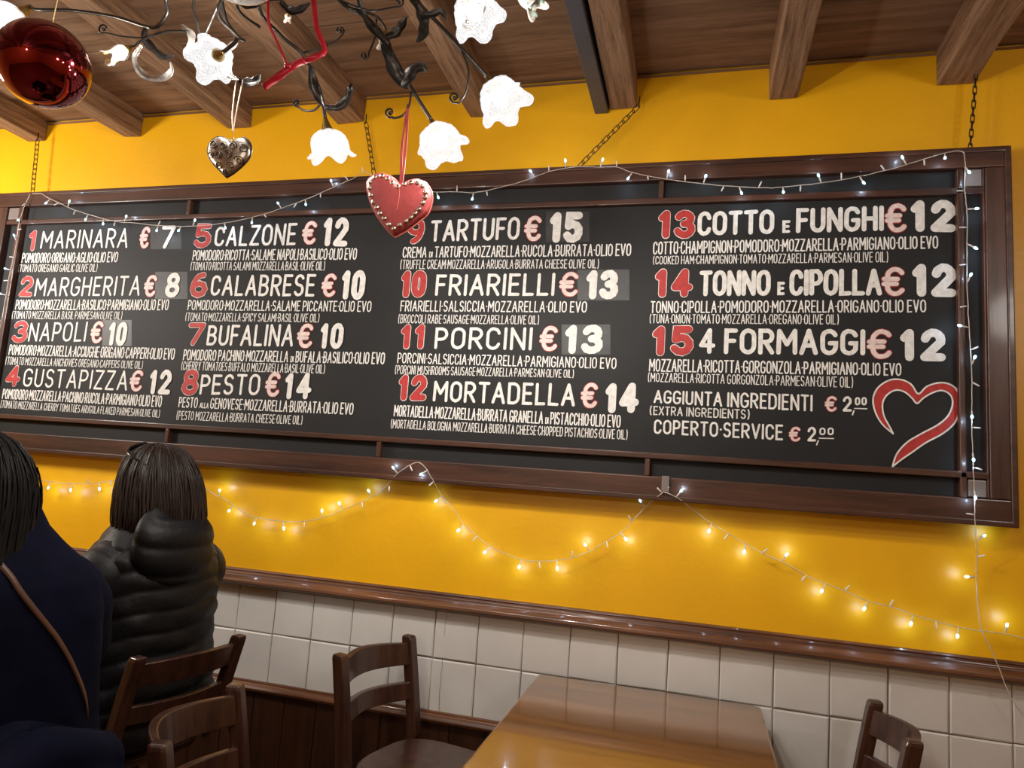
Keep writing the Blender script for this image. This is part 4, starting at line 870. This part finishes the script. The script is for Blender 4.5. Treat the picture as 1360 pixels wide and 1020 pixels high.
# ================================================================== PEOPLE
def capsule(b, p, q, r0, r1, n=14):
    p, q = Vector(p), Vector(q); b.tube([p + (q - p) * (k / 6) for k in range(7)], [r0 + (r1 - r0) * k / 6 for k in range(7)], n); b.sphere(p, r0, n, 10); b.sphere(q, r1, n, 10)
def person(label, loc, ang, coat, hair_m, seat, arms, hair_rings, strand_seed, puffy, hood, head_turn=0.0, lean=0.0, bulk=1.0, zs=1.0, wide=1.0):
    root = thing('person', label, 'person', loc, ang)
    def G(x, y, z): return Vector((x + lean * max(0, z - .6), y, z))     # leaning torso
    def T(x, y, z): return G(x, y, .57 + (z - .57) * zs)                 # torso height
    hx = .045
    b = MB()
    # head: skull, jaw, chin, nose, brow, lips, ears, then neck, torso, limbs, fused into one skin
    b.sphere(G(hx, 0, 1.262), (.094, .076, .104), 20, 14); b.sphere(G(hx + .035, 0, 1.205), (.058, .056, .026), 16, 12); b.sphere(G(hx + .072, 0, 1.170), (.022, .026, .018), 12, 8)
    capsule(b, G(hx + .092, 0, 1.262), G(hx + .110, 0, 1.226), .009, .013); b.sphere(G(hx + .078, 0, 1.285), (.018, .055, .012), 12, 8); b.sphere(G(hx + .086, 0, 1.196), (.012, .024, .009), 12, 8)
    for s in (-1, 1): b.sphere(G(hx - .004, s * .078, 1.238), (.018, .009, .010), 10, 8)
    capsule(b, G(.012, 0, 1.06), G(hx - .012, 0, 1.20), .056, .050)
    b.sphere(T(0, 0, .94), (.10, .145, .15), 18, 14); b.sphere(G(0, 0, .76), (.095, .13, .15), 18, 14); b.sphere(G(.01, 0, .63), (.12, .165, .09), 18, 12)
    capsule(b, T(0, -.12, 1.025), T(0, .12, 1.025), .045, .018)
    for s, (el, wr) in zip((-1, 1), arms):
        sh = T(0, s * .155, 1.015); capsule(b, sh, G(*el), .042, .038); capsule(b, G(*el), G(*wr), .040, .027)
        w_ = G(*wr); d = (w_ - G(*el)).normalized(); side = Vector((0, 0, 1)).cross(d).normalized() * (-s); palm = w_ + d * .075
        capsule(b, w_, palm, .024, .024); capsule(b, w_ + d * .02 + side * .014, palm + side * .022, .018, .015); capsule(b, w_ + d * .02 - side * .014, palm - side * .022, .018, .015)
        for k, (o, ln) in enumerate(((.028, .062), (.010, .072), (-.009, .067), (-.027, .052))):
            a = palm + side * o; m_ = a + d * ln * .55 + Vector((0, 0, .004)); e = m_ + d * ln * .42 + Vector((0, 0, -.020)); capsule(b, a, m_, .0095, .0085, 8); capsule(b, m_, e, .0085, .0072, 8)
        t0 = w_ + d * .022 + side * .024; t1 = t0 + d * .030 + side * .026; t2 = t1 + d * .030 + side * .004 + Vector((0, 0, -.008)); capsule(b, t0, t1, .012, .0105, 8); capsule(b, t1, t2, .0105, .008, 8)
    b.build('body', 'skin', root, local=True, smooth=True, remesh=.0065)
    for s in (-1, 1):
        q = MB(); q.sphere(G(hx + .082, s * .031, 1.258), .0115, 12, 8); q.build('eye', 'eye', root, local=True, smooth=True)
    # trousers and boots
    b = MB()
    for s in (-1, 1):
        capsule(b, (.0, s * .085, .630), (.40, s * .095, .615), .085, .066); capsule(b, (.40, s * .095, .615), (.40, s * .10, .12), .064, .046)
    b.sphere((0, 0, .635), (.14, .18, .082), 18, 12)
    b.build('trousers', 'jeans', root, local=True, smooth=True, remesh=.012)
    for s in (-1, 1):
        q = MB(); capsule(q, (.40, s * .10, .15), (.40, s * .10, .06), .054, .018); capsule(q, (.385, s * .10, .042), (.52, s * .105, .036), .042, .034); q.sphere((.46, s * .10, .02), (.12, .042, .019), 14, 8); q.build('boot', 'boot', root, local=True, smooth=True, remesh=.008)
    # coat: quilted shell, sleeves, collar or hood
    R = random.Random(strand_seed); n = 56
    keys = [(.57, 0, .172, .205), (.64, 0, .168, .202), (.72, 0, .154, .192), (.80, 0, .144, .184), (.90, 0, .142, .184), (.98, 0, .135, .182), (1.03, 0, .124, .170), (1.06, .003, .112, .150), (1.09, .010, .098, .122), (1.12, .016, .086, .098), (1.15, .02, .078, .084), (1.17, .02, .074, .080)]
    def key(z):
        for (a, b_) in zip(keys, keys[1:]):
            if a[0] <= z <= b_[0]:
                t = (z - a[0]) / (b_[0] - a[0]); return [a[i] + (b_[i] - a[i]) * t for i in range(1, 4)]
        return keys[-1][1:]
    rows = []; z = .57; ph = [R.uniform(0, 6) for _ in range(6)]
    while z <= 1.16:
        cx, rx, ry = key(z); ring = []
        for j in range(n):
            a = 2 * PI * j / n; c, s = math.cos(a), math.sin(a)
            zz = z + .012 * math.sin(2 * a + ph[0]) + .006 * math.sin(5 * a + ph[1])
            if puffy: q = abs(math.sin(PI * (zz - .57) / .055)) ** .45; k = 1 + .046 * q - .028 + .010 * math.sin(7 * a + 55 * z + ph[2]) * q + .007 * math.sin(13 * a - 80 * z + ph[3]) + .004 * math.sin(29 * a + 130 * z)
            else: k = 1.03 + .020 * math.sin(3 * a + 9 * z + ph[2]) + .014 * math.sin(7 * a - 13 * z + ph[3]) + .008 * math.sin(12 * a + 31 * z)
            k *= bulk; ring.append(T(cx + rx * k * math.copysign(abs(c) ** .85, c), ry * k * wide * math.copysign(abs(s) ** .85, s), z))
        rows.append(ring); z += .0055
    b = MB(); b.loft(rows); coat_o = b.build('coat', coat, root, local=True, smooth=True)
    for s, (el, wr) in zip((-1, 1), arms):
        path = catmull([T(-.002, s * .045 * wide, .985), T(-.002, s * .105 * wide, .998), T(.002, s * .155 * wide, .972), G(el[0] * .55, s * .195 * wide + (el[1] - s * .195 * wide) * .6, (1.0 + el[2]) / 2), G(*el), (G(*el) + G(*wr)) / 2 + Vector((0, 0, -.004)), G(*wr)], 14); k = len(path); rad = []
        for i in range(k):
            f = i / (k - 1); r = .045 + .056 * (1 - f) ** 1.5; r *= (1 + (.07 * abs(math.sin(f * PI * 8)) ** .5 - .035 if puffy else .035 * math.sin(f * 31) + .02 * math.sin(f * 57 + 1)))
            r *= .80 + .20 * min(1, f / .10)
            rad.append(r * bulk)
        b = MB(); b.tube(path, rad, 20); b.build('sleeve', coat, coat_o, local=True, smooth=True)
    if hood:
        b = MB(); rr = []; m = 44
        for i in range(m + 1):
            t = PI * (i / m * .96 + .02); zz = 1.075 - .092 * math.cos(t); ring = []; q = abs(math.sin(PI * (i / m) * 3.6)) ** .5
            for j in range(36):
                a = 2 * PI * j / 36; r = math.sin(t) ** .6
                ring.append(T(-.100 + (.048 + .010 * q) * r * math.cos(a), .012 + (.122 + .010 * q) * r * math.sin(a), zz + .03 * math.cos(a) - .012 * math.sin(a) ** 2))
            rr.append(ring)
        b.loft(rr); b.build('hood', coat, coat_o, local=True, smooth=True)
    else:
        b = MB(); rr = []
        for zz, r in ((1.09, .104), (1.12, .096), (1.155, .088), (1.165, .082), (1.15, .076)): rr.append([T(.018 + r * math.cos(2*PI*j/36), r * 1.02 * math.sin(2*PI*j/36), zz + .01 * math.cos(2*PI*j/36 + PI)) for j in range(36)])
        b.loft(rr, cap=False); b.build('collar', coat, coat_o, local=True, smooth=True, solid=.006)
    # hair: a combed mass with separate strands lying over it
    ct, st = math.cos(head_turn), math.sin(head_turn)
    def H(x, y, z):
        x0 = x - hx; return G(hx + x0 * ct - y * st, x0 * st + y * ct, z)
    def rad(zz):
        hr = hair_rings
        for a, b_ in zip(hr, hr[1:]):
            if b_[0] <= zz <= a[0]:
                t = (a[0] - zz) / (a[0] - b_[0]); return [a[i] + (b_[i] - a[i]) * t for i in range(1, len(a))]
        return list(hr[-1][1:])
    def surf(a, zz, off=0.0):
        cx, rx, ry, *sh_y = rad(zz); sh_y = sh_y[0] if sh_y else 0; fr = max(0, math.cos(a)); fa = 1.0
        if zz < 1.325: fa = 1 - .42 * min(1, (1.325 - zz) / .03) * (fr ** 1.5)
        wv = 1 + .018 * math.sin(19 * a + 5 * zz) + .012 * math.sin(43 * a + 11 * zz)
        return H(cx + (rx * wv + off) * fa * math.cos(a), sh_y + (ry * wv + off) * math.sin(a), zz)
    zt, zb = hair_rings[0][0], hair_rings[-1][0]; rows = []; N = 34; nn = 96
    for i in range(N + 1):
        f = (i / N); zz = zt - (zt - zb) * (f ** 1.5 if f < .5 else f ** 1.5); rows.append([surf(2*PI*j/nn, zz - (.018 * abs(math.sin(5.5*PI*j/nn*2)) * (i / N) ** 4)) + Vector((0, 0, -(.022 * abs(math.sin(j * 1.7)) + .028 * math.sin(2 * PI * j / nn * 3 + 1)) * (i / N) ** 6)) for j in range(nn)])
    b = MB(); b.loft(rows); hair = b.build('hair', hair_m, root, local=True, smooth=True)
    b = MB(); R = random.Random(strand_seed)
    for k in range(420):
        a = R.uniform(.55, 2 * PI - .55); off = R.uniform(.0005, .0050); z1 = zb - R.uniform(-.02, .025); z0 = zt - R.uniform(0.0, .012) if R.random() < .75 else R.uniform(1.25, zt - .02); p = []; dr = R.uniform(-.10, .10)
        for i in range(13):
            f = i / 12; zz = z0 + (z1 - z0) * f ** 1.35; q = surf(a + dr * f + .02 * math.sin(7 * f + k), max(zz, zb), off + .006 * R.random() * f * f)
            if zz < zb: q.z -= (zb - zz)
            p.append(q)
        b.tube(p, [.0011 + .0012 * math.sin(PI * min(1, i / 12 + .08)) for i in range(13)], 4, cap=False)
    st_o = b.build('hair_strands', hair_m, hair, local=True, smooth=True); st_o['kind'] = 'stuff'
    return root, G, H
bob = [(1.382, .036, .012, .012), (1.379, .036, .034, .032), (1.368, .035, .060, .056), (1.348, .034, .084, .078), (1.32, .032, .104, .096), (1.285, .028, .118, .110), (1.24, .022, .127, .118), (1.19, .014, .130, .122), (1.14, .008, .128, .122), (1.10, .004, .116, .114), (1.075, .002, .100, .102)]
A2 = cA.rotation_euler.z
f2 = Vector((math.cos(A2), math.sin(A2), 0))
p2 = Vector(cA.location) + f2 * .135
w2, G2, H2 = person('person in a black quilted puffer jacket with brown hair, seen from behind', tuple(p2), A2, 'puffer', 'hair_brown', None,
    [((.15, -.215, .83), (.37, -.11, .82)), ((.15, .205, .84), (.37, .10, .83))], bob, 5, True, True, head_turn=0.15, zs=1.06, wide=1.08)
long_ = [(1.382, .036, .012, .012, 0), (1.379, .036, .034, .032, 0), (1.368, .035, .060, .056, 0), (1.348, .034, .084, .078, 0), (1.32, .032, .102, .094, 0), (1.285, .028, .114, .106, 0), (1.24, .022, .118, .110, 0), (1.18, .006, .114, .106, .004), (1.12, -.022, .102, .100, .004), (1.06, -.052, .088, .092, .010), (1.00, -.078, .072, .084, .018), (.93, -.094, .056, .070, .026), (.87, -.100, .040, .050, .034)]
hd1 = at(-46, 640, -1.22)
A1 = math.radians(158)
w1, G1, H1 = person('person in a dark navy coat with long black hair at the left edge', (hd1.x - .045 * math.cos(A1), hd1.y - .045 * math.sin(A1), 0), A1, 'navy', 'hair_dark', None,
    [((.15, -.23, .84), (.36, -.13, .83)), ((.14, .225, .85), (.36, .14, .83))], long_, 9, False, False, bulk=1.10, zs=1.15, wide=1.24)
def T1(x, y, z): return G1(x, y, .57 + (z - .57) * 1.15)
def world(root, p): a = root.rotation_euler.z; return Vector((root.location.x + p.x * math.cos(a) - p.y * math.sin(a), root.location.y + p.x * math.sin(a) + p.y * math.cos(a), p.z))
# sunglasses pushed up into the brown hair
sg = thing('sunglasses', 'black sunglasses pushed up on top of the brown hair', 'sunglasses', tuple(w2.location))
sg.rotation_euler = (0, 0, A2)
b = MB()
for s in (-1, 1):
    q = MB(); rr = []
    for k in range(28):
        a = 2 * PI * k / 28; y = s * .036 + .030 * math.cos(a); h = .022 * math.sin(a); rr.append(H2(.094 - abs(y) * .22 - .9 * h, y, 1.372 + h * .55 - abs(y) * .12))
    q.tube(rr, .0035, 6, closed=True); q.add(rr, [tuple(range(28))]); q.build('lens', 'black_plastic', sg, local=True, smooth=False)
    t = MB(); t.tube(catmull([H2(.080, s * .066, 1.368), H2(.066, s * .090, 1.352), H2(.035, s * .102, 1.338), H2(.005, s * .103, 1.328)], 5), .0036, 6); t.build('temple', 'black_plastic', sg, local=True, smooth=True)
b.tube(catmull([H2(.090, -.010, 1.372), H2(.092, 0, 1.376), H2(.090, .010, 1.372)], 4), .0035, 6); b.build('bridge', 'black_plastic', sg, local=True, smooth=True)
# brown strap of a bag slung across the navy coat
bag = thing('shoulder_bag', 'brown leather bag strap slung across the back of the navy coat', 'bag', tuple(w1.location)); bag.rotation_euler = (0, 0, A1)
pts = catmull([Vector(q) for q in ((.10, .03, 1.14), (.04, .045, 1.20), (-.05, .02, 1.205), (-.105, -.010, 1.165), (-.131, -.038, 1.129), (-.143, -.053, 1.103), (-.148, -.080, 1.067), (-.147, -.109, 1.031), (-.145, -.129, 1.005), (-.142, -.160, .955), (-.120, -.200, .88), (-.06, -.240, .78), (0, -.262, .70))], 5)
vs = []; k = len(pts)
for i, p in enumerate(pts):
    t = (pts[min(i+1, k-1)] - pts[max(i-1, 0)]).normalized(); nrm = Vector((p.x - G1(0, 0, p.z).x, p.y, 0)).normalized(); s = t.cross(nrm)  .normalized() * .0048; vs += [p - s, p + s]
b = MB(); b.add(vs, [(2*i, 2*i+1, 2*i+3, 2*i+2) for i in range(k-1)]); b.build('strap', 'strap', bag, local=True, smooth=True, solid=.003)
b = MB(); rr = []
for x, q in ((-.05, .85), (-.04, 1), (.04, 1), (.05, .85)): rr.append([(-.0 + yy * q * 1.0, -.285 + x * .6, .63 + zz * q) for yy, zz in ((-.10, -.06), (.10, -.06), (.10, .06), (-.10, .06))])
b.loft(rr); b.build('bag_body', 'strap', bag, local=True, bevel=.01)
# chair under the navy coat, with a padded jacket thrown over its back
back1 = world(w1, Vector((-.265, 0.03, 0)))
cE = chair_at(back1, A1, .36, .85, 'dark wooden chair hidden under the thrown navy jacket at the left edge', .06)
jk = thing('draped_jacket', 'dark navy padded jacket thrown over the chair back at the bottom left corner', 'jacket', tuple(cE.location)); jk.rotation_euler = (0, 0, A1)
b = MB(); rr = []; prof = [(.035, .58), (.034, .66), (.030, .74), (.020, .82), (.004, .875), (-.040, .905), (-.085, .885), (-.112, .82), (-.128, .74), (-.140, .66), (-.150, .58), (-.158, .50), (-.165, .42), (-.168, .34)]
pp = catmull([Vector((x, 0, z - .015)) for x, z in prof], 5); R = random.Random(4)
for i, p in enumerate(pp):
    f = i / len(pp); row = []; q = abs(math.sin(i * PI / 6.5)) ** .5
    for j in range(40):
        t = j / 39 - .5; wd = .46 + .08 * f; y = .025 + t * wd; e = -.03 * (abs(t) * 2) ** 3
        nx = -1 if i > 25 else .5
        row.append(Vector((p.x - .018 * q * (1 if p.x < -.03 else -.3) - .010 * math.sin(9 * t + 5 * f) - .014 * math.sin(21 * t + 3), y, p.z + e + .008 * math.sin(13 * t + i * .2))))
    rr.append(row)
fs = [(i * 40 + j, i * 40 + j + 1, (i + 1) * 40 + j + 1, (i + 1) * 40 + j) for i in range(len(rr) - 1) for j in range(39)]
b.add([p for r in rr for p in r], fs); b.build('jacket_shell', 'navy', jk, local=True, smooth=True, solid=.022)
